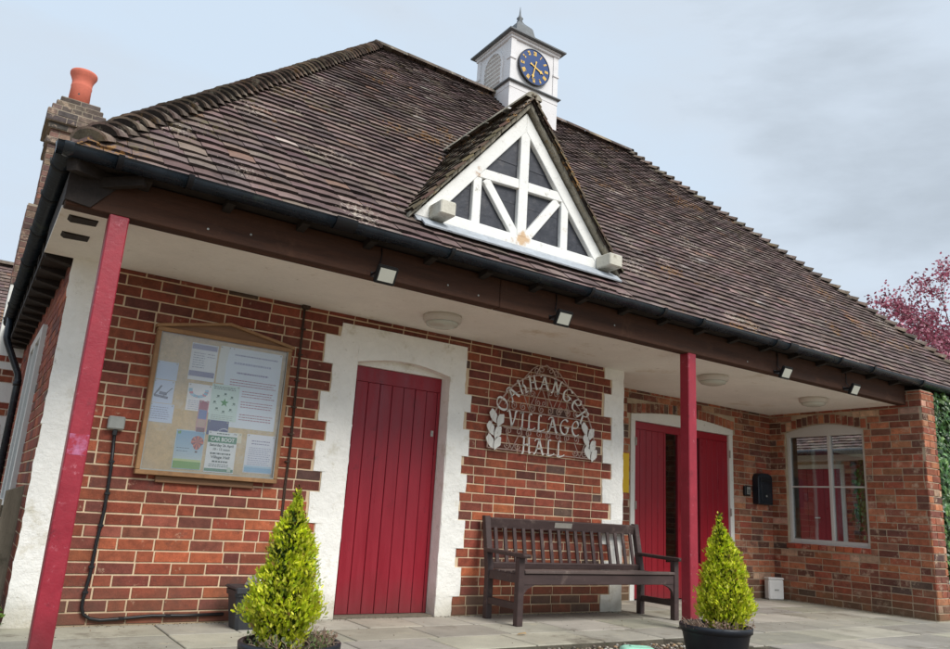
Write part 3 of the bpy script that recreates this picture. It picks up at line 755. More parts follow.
# --- roof
XL, XR, YF, YB = .17, 11.17, -1.25, 6.25
ZE, ZR, RXa, RXb, YR = 2.515, 6.50, 3.44, 7.90, 2.5
TP = [((112, 93, 88), 6), ((105, 87, 83), 6), ((118, 100, 94), 5), ((98, 80, 77), 3), ((128, 110, 101), 1.2), ((122, 95, 82), .4), ((156, 146, 136), .15)]
def tile_slope(bm, eaveA, eaveB, topA, topB, gauge=.1, tw=.165, base=None, dark=True, inside=None, pal=TP, lift=.018, skip=None):
    """individual plain clay tiles on the quad eaveA-eaveB-topB-topA"""
    A = V(eaveA); B = V(eaveB); C = V(topB); D = V(topA)
    U = (B - A).normalized(); mid = ((C + D) / 2 - A); Vv = (mid - U * mid.dot(U)); SL = Vv.length; Vv.normalize(); Nn = U.cross(Vv).normalized()
    if Nn.z < 0: Nn = -Nn
    uw = (B - A).length; uD = (D - A).dot(U); uC = (C - A).dot(U)
    nc = int(SL / gauge) + 1
    for i in range(nc):
        v0 = i * gauge; vm = v0 + gauge * .5; t = min(1, vm / SL)
        ul = uD * t; ur = uw + (uC - uw) * t
        # slow sag / waviness along each course
        u = ul - (tw * .5 if i % 2 else 0) - tw * .2
        while u < ur + .01:
            u0 = max(u + .0015, ul - .02); u1 = min(u + tw - .0015, ur + .02); u += tw
            if u1 - u0 < .03: continue
            um = (u0 + u1) / 2
            if inside and not inside(A + U * um + Vv * vm): continue
            c = pick(pal)
            wav = .010 * noise.noise(V((um * .8, v0 * .9, 1.7 + A.x)))
            dv = R_.uniform(-.004, .004) + .006 * noise.noise(V((um * 2.2, v0 * 3, .3)))
            if R_.random() < .012: dv -= R_.uniform(.01, .03)
            lf = lift + R_.uniform(-.002, .004); a = R_.uniform(-.002, .002)
            th = .018; cam_ = .003
            def P(x, y, n): return A + U * x + Vv * y + Nn * (n + wav)
            y0 = v0 + dv; y1 = v0 + gauge + .03
            n0 = lf + .010; n1 = .006
            xs_ = (u0, um, u1); ks = (a, cam_, -a)
            top0 = [bm.verts.new(P(x, y0 + a * .5, n0 + k)) for x, k in zip(xs_, ks)]
            top1 = [bm.verts.new(P(x, y1, n1 + k)) for x, k in zip(xs_, ks)]
            bot0 = [bm.verts.new(P(x, y0 + a * .5, n0 + k - th)) for x, k in zip(xs_, ks)]
            bl = bm.verts.new(P(u0, y1, n1 - th)); br = bm.verts.new(P(u1, y1, n1 - th))
            fs = [bm.faces.new((top0[0], top0[1], top1[1], top1[0])), bm.faces.new((top0[1], top0[2], top1[2], top1[1])),
                  bm.faces.new((bot0[0], bot0[1], top0[1], top0[0])), bm.faces.new((bot0[1], bot0[2], top0[2], top0[1])),
                  bm.faces.new((bl, bot0[0], top0[0], top1[0])), bm.faces.new((bot0[2], br, top1[2], top0[2]))]
            paint(bm, fs, c)
            paint(bm, fs[2:4], tuple(v * .5 for v in c))  # butt ends painted darker, standing in for the shadow line of each course
kf = (ZR - ZE) / (YR - YF)
cA, cB, cC, cD = (XL, YF, ZE), (XR, YF, ZE), (XR, YB, ZE), (XL, YB, ZE); rA, rB = (RXa, YR, ZR), (RXb, YR, ZR)
GX, GZ = 3.285, 4.08     # dormer gable ridge
def not_dormer(p):
    # leave out main-roof tiles inside the dormer gable
    z = p.z
    return not (p.y > -.93 and abs(p.x - GX) < (GZ - .10 - z) * .86 - .05 and p.z < GZ - .1)
bm = BM()
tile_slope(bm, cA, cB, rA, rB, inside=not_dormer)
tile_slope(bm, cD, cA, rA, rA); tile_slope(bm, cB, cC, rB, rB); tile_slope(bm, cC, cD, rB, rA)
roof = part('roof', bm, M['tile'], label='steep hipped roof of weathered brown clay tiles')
bm = BM(); e = .012
for q in ((cA, cB, rB, rA), (cD, cA, rA), (cB, cC, rB), (cC, cD, rA, rB)):
    poly(bm, [V(p) + V((0, 0, -e)) for p in q])
# under side boards from fascia to wall
box(bm, .2, 11.1, -1.2, 6.2, 2.505, 2.512)
sub('sarking', bm, M['rafter'], roof)
# rafter feet
x = .55
while x < 8.9:
    bm = BM(); prism(bm, [(-1.09, 2.455), (-1.20, 2.475), (-1.20, 2.503), (-1.09, 2.503)], x, x + .05, axis='x'); part('rafter_foot', bm, M['rafter']); x += .46
for y in (-.90, -.56):
    bm = BM(); prism(bm, [(.40, 2.278), (.27, 2.272), (.23, 2.30), (.23, 2.48), (.40, 2.48)], y, y + .10, axis='y'); part('rafter_foot', bm, M['rafter'])
y = .10
while y < 4.4:
    bm = BM(); prism(bm, [(.383, 2.26), (.22, 2.29), (.21, 2.48), (.383, 2.48)], y, y + .07, axis='y'); part('rafter_foot', bm, M['rafter']); y += .36
bm = BM(); box(bm, .21, .384, .002, 4.45, 2.31, 2.36); part('eaves_board', bm, M['rafter'])

# bonnet hip tiles
def bonnets(bm, p0, p1, step=.105, r=.135, drop=1.0, ridge=False, spread=None):
    p0 = V(p0); p1 = V(p1); d = (p1 - p0); Ln = d.length; d.normalize()
    s = d.cross(V((0, 0, 1))).normalized(); u = s.cross(d)
    n = int(Ln / step)
    for i in range(n + 1):
        c0 = p0 + d * (i * step) + V((R_.uniform(-.004, .004), R_.uniform(-.004, .004), R_.uniform(-.005, .004)))
        ln = step + (.06 if not ridge else -.006)
        col = pick([((112, 98, 88), 3), ((98, 86, 78), 3), ((128, 114, 100), 2), ((88, 76, 68), 2)])
        ring0 = []; ring1 = []; i0 = []
        K = 8
        for q in range(K + 1):
            a = PI * (q / K); ca, sa = math.cos(a), math.sin(a)
            w0 = r * 1.08; w1 = r * .80 if not ridge else r * 1.08
            h0 = r * .78; h1 = r * .40 if not ridge else h0
            l0 = .044 if not ridge else .016
            ring0.append(bm.verts.new(c0 + s * (w0 * ca) + u * (h0 * sa - .055 + l0)))
            i0.append(bm.verts.new(c0 + s * (w0 * .86 * ca) + u * (h0 * sa * .84 - .055 + l0)))
            ring1.append(bm.verts.new(c0 + d * ln + s * (w1 * ca) + u * (h1 * sa - .055 + (0 if not ridge else l0))))
        fs = []
        for q in range(K):
            f = bm.faces.new((ring0[q], ring0[q + 1], ring1[q + 1], ring1[q])); f.smooth = True; fs.append(f)
        paint(bm, fs, col)
        f2 = [bm.faces.new((i0[q], i0[q + 1], ring0[q + 1], ring0[q])) for q in range(K)]
        paint(bm, f2, tuple(min(255, v * 1.25) for v in col))
        f3 = [bm.faces.new(i0[::-1])]; paint(bm, f3, (120, 112, 96) if i == 0 else (46, 40, 36))  # all but the first hollow closed by a dark face as shaded gap
bm = BM()
UPO = V((0, 0, .02))
bonnets(bm, V(cA) + (V(rA) - V(cA)) * .028 + UPO, V(rA) + UPO, step=.105, r=.104); part('hip_tiles', bm, M['bonnet'], label='bonnet tiles along the left front hip')
bm = BM(); bonnets(bm, V(cB) + UPO, V(rB) + UPO, step=.145, r=.11); part('hip_tiles', bm, M['bonnet'], label='bonnet tiles along the right front hip')
bm = BM(); bonnets(bm, V(cC) + UPO, V(rB) + UPO, step=.145, r=.11); part('hip_tiles', bm, M['bonnet'], label='bonnet tiles along the right rear hip')
bm = BM(); bonnets(bm, V(cD) + UPO, V(rA) + UPO, step=.145, r=.11); part('hip_tiles', bm, M['bonnet'], label='bonnet tiles along the left rear hip')
bm = BM(); bonnets(bm, V(rA) + V((-.05, 0, .03)), V(rB) + V((-.38, 0, .03)), step=.45, r=.11, ridge=True); part('ridge_tiles', bm, M['bonnet'])

# --- gutters
def gutter(name, a, b, lab, n_br, out):
    a = V(a); b = V(b); d = (b - a).normalized(); s = V(out)
    bm = BM(); r = .056; K = 10; ro = []; ri = []
    for P_, in ((a,), (b,)):
        ro.append([bm.verts.new(P_ + s * (r * math.cos(PI + PI * q / K)) + V((0, 0, r * math.sin(PI + PI * q / K)))) for q in range(K + 1)])
        ri.append([bm.verts.new(P_ + s * ((r - .004) * math.cos(PI + PI * q / K)) + V((0, 0, (r - .004) * math.sin(PI + PI * q / K)))) for q in range(K + 1)])
    for q in range(K):
        f = bm.faces.new((ro[0][q], ro[0][q + 1], ro[1][q + 1], ro[1][q])); f.smooth = True
        f = bm.faces.new((ri[0][q + 1], ri[0][q], ri[1][q], ri[1][q + 1])); f.smooth = True
    for q in (0, K): bm.faces.new((ro[0][q], ro[1][q], ri[1][q], ri[0][q]))
    for z in (0, 1): bm.faces.new(ro[z] + [ri[z][0]] if False else ro[z])
    g = part(name, bm, M['gutter'], label=lab)
    L_ = (b - a).length
    for q in n_br:
        c = a + d * q[0]; wd = q[1]
        bm = BM(); rr = r + .009
        r0 = [bm.verts.new(c - d * wd / 2 + s * (rr * math.cos(PI + PI * k / K)) + V((0, 0, rr * math.sin(PI + PI * k / K) + .004))) for k in range(K + 1)]
        r1 = [bm.verts.new(c + d * wd / 2 + s * (rr * math.cos(PI + PI * k / K)) + V((0, 0, rr * math.sin(PI + PI * k / K) + .004))) for k in range(K + 1)]
        for k in range(K):
            f = bm.faces.new((r0[k], r0[k + 1], r1[k + 1], r1[k])); f.smooth = True
        bm.faces.new(r0); bm.faces.new(r1)
        if False: box(bm, c.x - .012 if abs(s.y) else c.x, c.x + .012 if abs(s.y) else c.x + .1, c.y if abs(s.y) else c.y - .012, c.y + .1 if abs(s.y) else c.y + .012, c.z - .075, c.z - .05)
        sub('bracket', bm, M['black'], g)
    return g
gutter('gutter', (XL - .055, -1.25, 2.535), (XR, -1.25, 2.535), 'dark half round gutter along the front eaves',
       [(.30, .03), (.66, .03), (1.60, .14), (2.38, .03), (3.65, .03), (4.45, .03), (4.92, .03), (5.95, .03), (6.20, .12), (7.0, .03), (7.6, .03), (8.6, .03), (9.6, .03)], (0, -1, 0))
gutter('gutter', (XL, 4.15, 2.535), (XL, -1.25, 2.535), 'dark half round gutter along the left eaves',
       [(.25, .03), (1.1, .03), (2.0, .03), (2.9, .03), (3.8, .03), (4.6, .03), (5.15, .03)], (-1, 0, 0))
bm = BM(); t = bmesh.new(); bmesh.ops.create_uvsphere(t, u_segments=20, v_segments=12, radius=.061)
bmesh.ops.bisect_plane(t, geom=t.verts[:] + t.edges[:] + t.faces[:], plane_co=(0, 0, .002), plane_no=(0, 0, 1), clear_outer=True)
for f in t.faces: f.smooth = True
merge(bm, t, Matrix.Translation((XL, -1.25, 2.535))); part('gutter_corner', bm, M['gutter'])
bm = BM()
tube(bm, [(XL, 3.6, 2.50), (XL, 3.6, 2.28), (XL + .02, 3.6, 2.22), (.33, 3.6, 1.93), (.345, 3.6, 1.86), (.345, 3.6, .02)], .034, 12)
dp = part('downpipe', bm, M['gutter'])
for z in (1.82, .95): bm = BM(); tube(bm, [(.345, 3.6, z - .02), (.345, 3.6, z + .02)], .041, 12); sub('bracket', bm, M['black'], dp)

# --- dormer gable
def gp(pts, y0, y1, bm, bev=.004): prism(bm, pts, y0, y1, bev=bev)
gy = -1.0
bm = BM()
AX, AZ = 3.285, 3.975; LX, RXg, BZ = 2.335, 4.235, 2.835
def bar(bm, a, b, w, y0=gy, y1=gy + .05, bev=.004):
    a = V((a[0], a[1])); b = V((b[0], b[1])); d = (b - a).normalized(); n = V((-d.y, d.x)) * (w / 2)
    prism(bm, [tuple(a + n), tuple(a - n), tuple(b - n), tuple(b + n)], y0, y1, bev=bev)
# outer rafters as mitred boards
d = .105
sl = (AZ - BZ) / (AX - LX)
off = d * math.hypot(1, sl)
prism(bm, [(LX, BZ), (AX, AZ), (AX, AZ - off), (LX + off / sl, BZ)], gy, gy + .06, bev=.004)
prism(bm, [(RXg, BZ), (RXg - off / sl, BZ), (AX + .0005, AZ - off), (AX + .0005, AZ)], gy, gy + .06, bev=.004)
prism(bm, [(LX + .13, BZ - .002), (RXg - .13, BZ - .002), (RXg - .20, BZ + .085), (LX + .20, BZ + .085)], gy + .004, gy + .064, bev=.004)
bar(bm, (AX, BZ + .08), (AX, AZ - off + .03), .09, gy + .003, gy + .055)                 # king post
bar(bm, (2.80, 3.325), (3.24, 3.345), .08, gy + .006, gy + .055); bar(bm, (3.33, 3.345), (3.77, 3.36), .08, gy + .006, gy + .055)   # collar
bar(bm, (2.855, BZ + .08), (2.855, 3.285), .075, gy + .006, gy + .055); bar(bm, (3.715, BZ + .08), (3.715, 3.32), .075, gy + .006, gy + .055)
bar(bm, (3.235, 2.915), (2.93, 3.29), .075, gy + .009, gy + .055); bar(bm, (3.335, 2.915), (3.64, 3.31), .075, gy + .009, gy + .055)
gab = part('gable', bm, M['gable_paint'], label='white timber framed dormer gable over the porch')
bm = BM(); q0 = BZ + .01
while q0 < AZ - .12:
    q1 = min(q0 + .165, AZ - .08); wa = (AZ - .06 - q0) / sl; wb_ = (AZ - .06 - q1) / sl
    prism(bm, [(AX - wa, q0 + .002), (AX + wa, q0 + .002), (AX + wb_, q1), (AX - wb_, q1)], gy + .040 + R_.uniform(-.002, .002), gy + .06); q0 += .165
sub('panel', bm, M['panel'], gab)
for (x0, x1, lab) in ((2.45, 2.575, 'left'), (4.06, 4.20, 'right')):
    bm = BM(); box(bm, x0, x1, gy - .17, gy - .001, 2.83, 2.935, bev=.008); sub('purlin_end', bm, M['purlin'], gab)
bm = BM()   # lead flashing at the foot
prism(bm, [(gy - .07, BZ - .062), (gy - .003, BZ + .000), (gy - .003, BZ - .05)], 2.33, 4.25, axis='x')
prism(bm, [(gy - .125, BZ - .098), (gy - .065, BZ - .040), (gy - .06, BZ - .052), (gy - .12, BZ - .108)], 2.36, 4.24, axis='x')
sub('flashing', bm, M['lead'], gab)
# verge of weathered mortar and tile edges
bm = BM()
for sgn in (-1, 1):
    n = 22
    for q in range(n):
        t0 = q / n; t1 = (q + 1) / n
        def pt(t, o): return (AX + sgn * ((AX - LX + .06) * (1 - t)), (BZ - .05) + (AZ + .03 - BZ + .05) * t + o)
        a = pt(t0, 0); b = pt(t1, 0)
        j = R_.uniform(-.006, .006); h = .045 + R_.uniform(-.006, .008)
        pts_ = [(a[0], a[1] + j), (b[0], b[1] + j), (b[0], b[1] + h), (a[0], a[1] + h)]
        if sgn > 0: pts_ = pts_[::-1]
        prism(bm, pts_, gy - .045 + R_.uniform(-.005, .005), gy + .07, bev=.004)
sub('verge', bm, M['verge'], gab)
# dormer roof slopes
bm = BM()
def main_y(z): return YF + (z - ZE) / kf
gzr = GZ
for sgn in (-1, 1):
    ez = BZ - .0; ex = AX + sgn * (AX - LX + .05)
    e0 = V((ex, gy - .065, ez)); r0 = V((AX, gy - .065, gzr))
    e1 = V((ex, main_y(ez), ez)); r1 = V((AX, main_y(gzr), gzr))
    A_, B_ = (e0, e1) if sgn > 0 else (e1, e0); tA, tB = (r0, r1) if sgn > 0 else (r1, r0)
    tile_slope(bm, A_, B_, tA, tB, lift=.010, pal=[((96, 84, 66), 3), ((84, 74, 60), 3), ((104, 92, 70), 2), ((92, 70, 60), 2)])
    poly(bm, [e0 + V((0, 0, -.01)), e1 + V((0, 0, -.01)), r1 + V((0, 0, -.01)), r0 + V((0, 0, -.01))], (60, 50, 46))
sub('dormer_roof', bm, M['tile'], gab)
bm = BM(); bonnets(bm, (AX, gy - .075, gzr + .03), (AX, main_y(gzr) + .05, gzr + .035), step=.32, r=.075, ridge=True); sub('ridge_tiles', bm, M['verge'], gab)

# --- clock turret
TX, TY, TS = 5.66, 2.5, .42
bm = BM()
x0, x1, y0, y1 = TX - TS, TX + TS, TY - TS, TY + TS
box(bm, x0, x1, y0, y1, 5.2, 6.545)                 # base
box(bm, x0 - .005, x1 + .005, y0 - .005, y1 + .005, 6.46, 6.53, bev=.004)
box(bm, x0 + .012, x1 - .012, y0 + .012, y1 - .012, 6.5641, 7.29)      # upper
for (cx, cyy) in ((x0, y0), (x1, y0), (x0, y1), (x1, y1)):            # corner pilasters
    sx_ = .085 if cx == x0 else -.085; sy_ = .085 if cyy == y0 else -.085
    box(bm, cx, cx + sx_, cyy, cyy + sy_, 6.571, 7.289)
    box(bm, cx - (.012 if sx_ > 0 else -.012), cx + sx_ * 1.08, cyy - (.012 if sy_ > 0 else -.012), cyy + sy_ * 1.08, 6.90, 6.935, bev=.003)
box(bm, x0 - .016, x1 + .016, y0 - .016, y1 + .016, 7.22, 7.262, bev=.006); box(bm, x0 - .03, x1 + .03, y0 - .03, y1 + .03, 7.2625, 7.29, bev=.004)
tur = part('clock_turret', bm, M['turret'], label='square white clock turret on the ridge')
bm = BM(); box(bm, x0 - .04, x1 + .04, y0 - .04, y1 + .04, 6.546, 6.564, bev=.003); sub('ledge', bm, M['lead_roof'], tur)
bm = BM()
# curved pyramid roof, square rings
prof = [(.50, 7.291), (.50, 7.312), (.40, 7.35), (.30, 7.41), (.20, 7.50), (.165, 7.62), (.145, 7.72), (.13, 7.75), (.05, 7.84), (.035, 7.87)]
rg = [[bm.verts.new((TX + s * a, TY + t * a, z)) for s, t in ((-1, -1), (1, -1), (1, 1), (-1, 1))] for a, z in prof]
for a, b in zip(rg, rg[1:]):
    for k in range(4): bm.faces.new((a[k], a[(k + 1) % 4], b[(k + 1) % 4], b[k]))
bm.faces.new(rg[0][::-1]); bm.faces.new(rg[-1])
sub('turret_roof', bm, M['lead_roof'], tur)
bm = BM(); lathe(bm, [(.035, 7.86), (.045, 7.88), (.026, 7.90), (.05, 7.93), (.026, 7.96), (.014, 8.0), (.003, 8.13)], (TX, TY, 0), 12); sub('finial', bm, M['lead_roof'], tur)
# louvres on the left (-x) and right faces: arched opening with slats
for sgn in (-1, 1):
    bm = BM(); xf = (x0 + .010) if sgn < 0 else (x1 - .010)
    a_w = .20; zb, zs = 6.60, 6.94
    pts_ = [(TY - a_w, zb), (TY + a_w, zb)] + [(TY + a_w * math.cos(PI * q / 14), zs + a_w * math.sin(PI * q / 14)) for q in range(15)]
    prism(bm, pts_, xf - sgn * .02, xf + sgn * .004, axis='x')
    sub('louvre_back', bm, M['white_paint'], tur)
    bm = BM()
    def arc(rr, n=14): return [(TY - rr, zb)] + [(TY - rr * math.cos(PI * q / n), zs + rr * math.sin(PI * q / n)) for q in range(n + 1)] + [(TY + rr, zb)]
    o_, i_ = arc(a_w + .035), arc(a_w)
    for q in range(len(o_) - 1):
        prism(bm, [o_[q], o_[q + 1], i_[q + 1], i_[q]], xf - sgn * .005, xf + sgn * .022, axis='x')
    z = zb + .02
    while z < zs + a_w - .03:
        hw = a_w if z < zs else math.sqrt(max(0, a_w ** 2 - (z + .02 - zs) ** 2))
        hw = max(.03, hw - .004)
        obox(bm, (xf + sgn * .006, TY - hw, z + .01), (xf + sgn * .006, TY + hw, z + .01), .050, .012, up=V((sgn * -.75, 0, 1)).normalized()); z += .068
    sub('louvre', bm, M['turret'], tur)

# --- clock (mounted on the turret)
CZ, CR = 6.885, .265
clk = empty('clock', (TX - .03, y0 - .012, CZ), 'round blue turret clock with gold Roman numerals showing about half past three', 'clock')
def disc(bm, c, r, ya, yb, n=48):
    t = bmesh.new(); a = [t.verts.new((c[0] + r * math.cos(2 * PI * k / n), ya, c[1] + r * math.sin(2 * PI * k / n))) for k in range(n)]
    b = [t.verts.new((v.co.x, yb, v.co.z)) for v in a]
    t.faces.new(a); t.faces.new(b[::-1])
    for k in range(n): t.faces.new((a[k], b[k], b[(k + 1) % n], a[(k + 1) % n]))
    bmesh.ops.recalc_face_normals(t, faces=t.faces[:]); merge(bm, t)
bm = BM(); disc(bm, (0, 0), CR, .012, -.020); obj('dial', bm, M['clock_blue'], clk)
bm = BM(); n = 48
for k in range(n):
    a, b = 2 * PI * k / n, 2 * PI * (k + 1) / n
    prism(bm, [(CR * .985 * math.cos(a), CR * .985 * math.sin(a)), (CR * .985 * math.cos(b), CR * .985 * math.sin(b)), (CR * 1.02 * math.cos(b), CR * 1.02 * math.sin(b)), (CR * 1.02 * math.cos(a), CR * 1.02 * math.sin(a))], .011, -.026)
obj('rim', bm, M['black'], clk)
num = ['XII', 'I', 'II', 'III', 'IIII', 'V', 'VI', 'VII', 'VIII', 'IX', 'X', 'XI']
for k, s in enumerate(num):
    bm = BM()
    ang = PI / 2 - k * PI / 6; er = V((math.cos(ang), math.sin(ang))); et = V((er.y, -er.x))
    ws = {'I': .013, 'V': .026, 'X': .026}; tot = sum(ws[c] for c in s); x = -tot / 2; hh = .028
    for c in s:
        wv = ws[c]; xc = x + wv / 2; x += wv
        def pp(u, v): q = er * (CR * .79 + v) + et * u; return (q.x, q.y)
        segs = {'I': [((xc, -hh), (xc, hh))], 'V': [((xc - .009, hh), (xc, -hh)), ((xc + .009, hh), (xc, -hh))], 'X': [((xc - .009, hh), (xc + .009, -hh)), ((xc + .009, hh), (xc - .009, -hh))]}[c]
        for a, b in segs:
            pa, pb = pp(*a), pp(*b); bar(bm, pa, pb, .010, -.0235, -.021, bev=0)
    # serifs
    bar(bm, pp(-tot / 2, hh), pp(tot / 2, hh), .004, -.0236, -.021, bev=0); bar(bm, pp(-tot / 2, -hh), pp(tot / 2, -hh), .004, -.0236, -.021, bev=0)
    obj('numeral', bm, M['gold'], clk)
def hand(name, deg, ln, tail, wd, y):
    a = PI / 2 - math.radians(deg); e = V((math.cos(a), math.sin(a))); n = V((-e.y, e.x))
    bm = BM(); P = lambda l, w_: tuple(e * l + n * w_)
    prism(bm, [P(-tail, wd * .7), P(-tail, -wd * .7), P(-tail * .5, -wd * .35), P(ln * .6, -wd * .5), P(ln * .72, -wd * 1.3), P(ln * .8, -wd * .5), P(ln, 0), P(ln * .8, wd * .5), P(ln * .72, wd * 1.3), P(ln * .6, wd * .5), P(-tail * .5, wd * .35)], y, y - .004)
    obj(name, bm, M['gold'], clk)
hand('hour_hand', 112, .165, .085, .024, -.028); hand('minute_hand', 192, .215, .09, .018, -.034)

# --- chimney
bm = BM(); cx0, cx1, cy0, cy1 = .13, .74, 4.52, 5.16
def bbox_bricks(bm, x0, x1, y0, y1, z0, z1, pal=CHIM):
    kw = dict(pal=pal, header=.3)
    bricks(bm, (x0, y0, 0), (1, 0, 0), (0, -1, 0), x1 - x0, z0, z1, **kw); bricks(bm, (x0, y1, 0), (0, -1, 0), (-1, 0, 0), y1 - y0, z0, z1, **kw)
    bricks(bm, (x1, y0, 0), (0, 1, 0), (1, 0, 0), y1 - y0, z0, z1, **kw); bricks(bm, (x1, y1, 0), (-1, 0, 0), (0, 1, 0), x1 - x0, z0, z1, **kw)
mt = BM()
def stack(x0, x1, y0, y1, z0, z1, pal=CHIM): box(mt, x0, x1, y0, y1, z0, z1 - .002); bbox_bricks(bm, x0, x1, y0, y1, z0, z1, pal)
stack(.115, .80, 4.50, 5.20, 3.05, 4.05)
stack(.185, .70, 4.52, 5.14, 4.05, 4.86)
DK = [((92, 82, 76), 3), ((80, 74, 70), 2), ((112, 98, 88), 2)]
stack(.155, .73, 4.49, 5.17, 4.86, 4.94, DK); stack(.185, .70, 4.52, 5.14, 4.94, 5.05)
stack(.15, .735, 4.485, 5.175, 5.05, 5.13, DK); stack(.11, .775, 4.445, 5.215, 5.13, 5.29, DK)
stack(.145, .74, 4.48, 5.18, 5.29, 5.37, DK); stack(.185, .70, 4.52, 5.14, 5.37, 5.45, DK); stack(.225, .66, 4.56, 5.10, 5.45, 5.53, DK)
ch = part('chimney', bm, M['old_brick'], label='stepped brick chimney stack at the left rear')
sub('mortar', mt, M['chimney_mortar'], ch)
bm = BM(); lathe(bm, [(.128, 5.53), (.120, 5.82), (.124, 5.84), (.124, 5.855), (.119, 5.87), (.122, 5.92), (.140, 5.97), (.160, 6.01), (.162, 6.035), (.157, 6.05), (.12, 6.05), (.11, 5.9)], (.425, 4.85, 0), 28)
sub('chimney_pot', bm, M['terracotta'], ch)
bm = BM(); tube(bm, [(.405, 4.727, 5.70), (.405, 4.735, 5.70)], .012, 8); sub('vent_hole', bm, M['black'], ch)
# rendered base of the stack with brick toothing
bm = BM(); z = 0; i = 0
box(bm, .385, .80, 4.51, 5.2, -.04, 3.05)
box(bm, .115, .384, 4.51, 5.2, -.04, 3.05)
part('chimney_breast', bm, M['render_wall'])
for (za, zb, xe) in ((1.92, 2.07, .30), (2.15, 2.22, .36), (1.55, 1.70, .34), (1.30, 1.45, .22), (.95, 1.2, .36), (.5, .7, .25)):
    bm = BM(); bricks(bm, (.112, 4.51, 0), (1, 0, 0), (0, -1, 0), xe - .10 + .07, za, zb, None, FRONT, header=.4)
    box(bm, .112, xe + .08, 4.506, 4.511, za, zb, col=(190, 170, 150)); part('toothing', bm, M['brick'])

# ------------------------------------------------------------------ notice board
nbt = empty('notice_board', (1.43, 0, .95), 'oak framed glazed notice board with pitched top, full of posters', 'notice board')
def nb(name, bm, m, smooth=False, label=None): return child(name, bm, m, nbt, smooth, label)
bx0, bx1, bz0, bz1, by = .952, 1.905, .965, 1.895, -.065
bm = BM()
box(bm, bx0, bx0 + .028, by, -.008, bz0, bz1, bev=.003); box(bm, bx1 - .028, bx1, by, -.008, bz0, bz1, bev=.003)
box(bm, bx0, bx1, by, -.008, bz0 - .03, bz0 - .001, bev=.003); box(bm, bx0, bx1, by - .002, -.008, bz1 + .001, bz1 + .03, bev=.003)
nb('frame', bm, M['oak'])
bm = BM(); mxp = (bx0 + bx1) / 2
prism(bm, [(bx0 + .01, bz1 + .031), (bx1 - .01, bz1 + .031), (mxp, 2.015)], by + .012, -.008); nb('pediment', bm, M['oak_dark'])
bm = BM()
prism(bm, [(bx0 - .012, bz1 + .022), (mxp, 2.012), (mxp, 2.032), (bx0 - .012, bz1 + .044)], by - .012, -.008, bev=.002)
prism(bm, [(mxp, 2.012), (bx1 + .012, bz1 + .022), (bx1 + .012, bz1 + .044), (mxp, 2.032)], by - .012, -.008, bev=.002)
nb('capping', bm, M['oak'])
bm = BM(); box(bm, 1.09, 1.75, -.03, -.008, .89, .934, bev=.004); nb('batten', bm, M['oak_dark'])
bm = BM(); box(bm, bx0 + .028, bx1 - .028, -.022, -.009, bz0, bz1); nb('cork_panel', bm, M['cork'])
bm = BM(); poly(bm, [(bx0 + .028, -.052, bz0), (bx1 - .028, -.052, bz0), (bx1 - .028, -.052, bz1), (bx0 + .028, -.052, bz1)]); nb('glass', bm, M['board_glass'])
bm = BM(); box(bm, bx0 + .028, bx1 - .028, by + .004, -.053, bz0, bz0 + .008); box(bm, bx0 + .028, bx0 + .034, by + .004, -.053, bz0 + .008, bz1); box(bm, bx1 - .034, bx1 - .028, by + .004, -.053, bz0 + .008, bz1)
nb('glazing_bead', bm, M['grey_plastic'])

def text_faces(bm, s, x, y, z, size, align='CENTER', col=None, yrot=0.0, width=None, bold=0.0):
    cu = bpy.data.curves.new("t", 'FONT'); cu.body = s; cu.size = size; cu.align_x = align; cu.offset = bold
    o = bpy.data.objects.new("t", cu); COL.objects.link(o)
    dg = bpy.context.evaluated_depsgraph_get(); me = bpy.data.meshes.new_from_object(o.evaluated_get(dg))
    t = bmesh.new(); t.from_mesh(me)
    if width and len(t.verts):
        w_ = max(v.co.x for v in t.verts) - min(v.co.x for v in t.verts)
        if w_ > 0: bmesh.ops.scale(t, vec=(width / w_, 1, 1), verts=t.verts[:])
    m = Matrix.Translation((x, y, z)) @ Matrix.Rotation(PI / 2, 4, 'X')
    merge(bm, t, m, col)
    bpy.data.objects.remove(o); bpy.data.meshes.remove(me); bpy.data.curves.remove(cu)

def rect(bm, x0, x1, z0, z1, y, col): poly(bm, [(x0, y, z0), (x1, y, z0), (x1, y, z1), (x0, y, z1)], col)
def sheet(label, x0, x1, z0, z1, y, col, draw=None):
    o = empty('poster', ((x0 + x1) / 2, y, z0), label, 'poster', None)
    bm = BM(); nx, nz = 6, 6; ph = R_.uniform(0, 9)
    gr = [[bm.verts.new((x0 + (x1 - x0) * i / nx + R_.uniform(-.0006, .0006), y + .0008 * math.sin(i + ph) * (j / nz), z0 + (z1 - z0) * j / nz)) for i in range(nx + 1)] for j in range(nz + 1)]
    fs = [bm.faces.new((gr[j][i], gr[j][i + 1], gr[j + 1][i + 1], gr[j + 1][i])) for j in range(nz) for i in range(nx)]
    paint(bm, fs, tuple(min(252, v * 1.06 + 4) for v in col)); child('paper', bm, M['paint_attr'], o)
    bm = BM(); yy = y - .0016
    if draw: draw(bm, yy)
    if len(bm.faces): child('print', bm, M['paint_attr'], o)
    else: bm.free()
    for px, pz in ((x0 + .012, z1 - .010), (x1 - .012, z1 - .010)): bm = BM(); tube(bm, [(px, y - .001, pz), (px, y - .007, pz)], .0045, 8); child('drawing_pin', bm, M['brass'], o)
    return o
def lines(bm, y, x0, x1, z1, z0, n, col, h=.004, words=True, rag=.15):
    for i in range(n):
        z = z1 - (z1 - z0) * i / max(1, n - 1); x = x0; xe = x1 - R_.uniform(0, rag) * (x1 - x0)
        while x < xe:
            l = R_.uniform(.006, .02); rect(bm, x, min(xe, x + l), z - h, z, y, col); x += l + .004
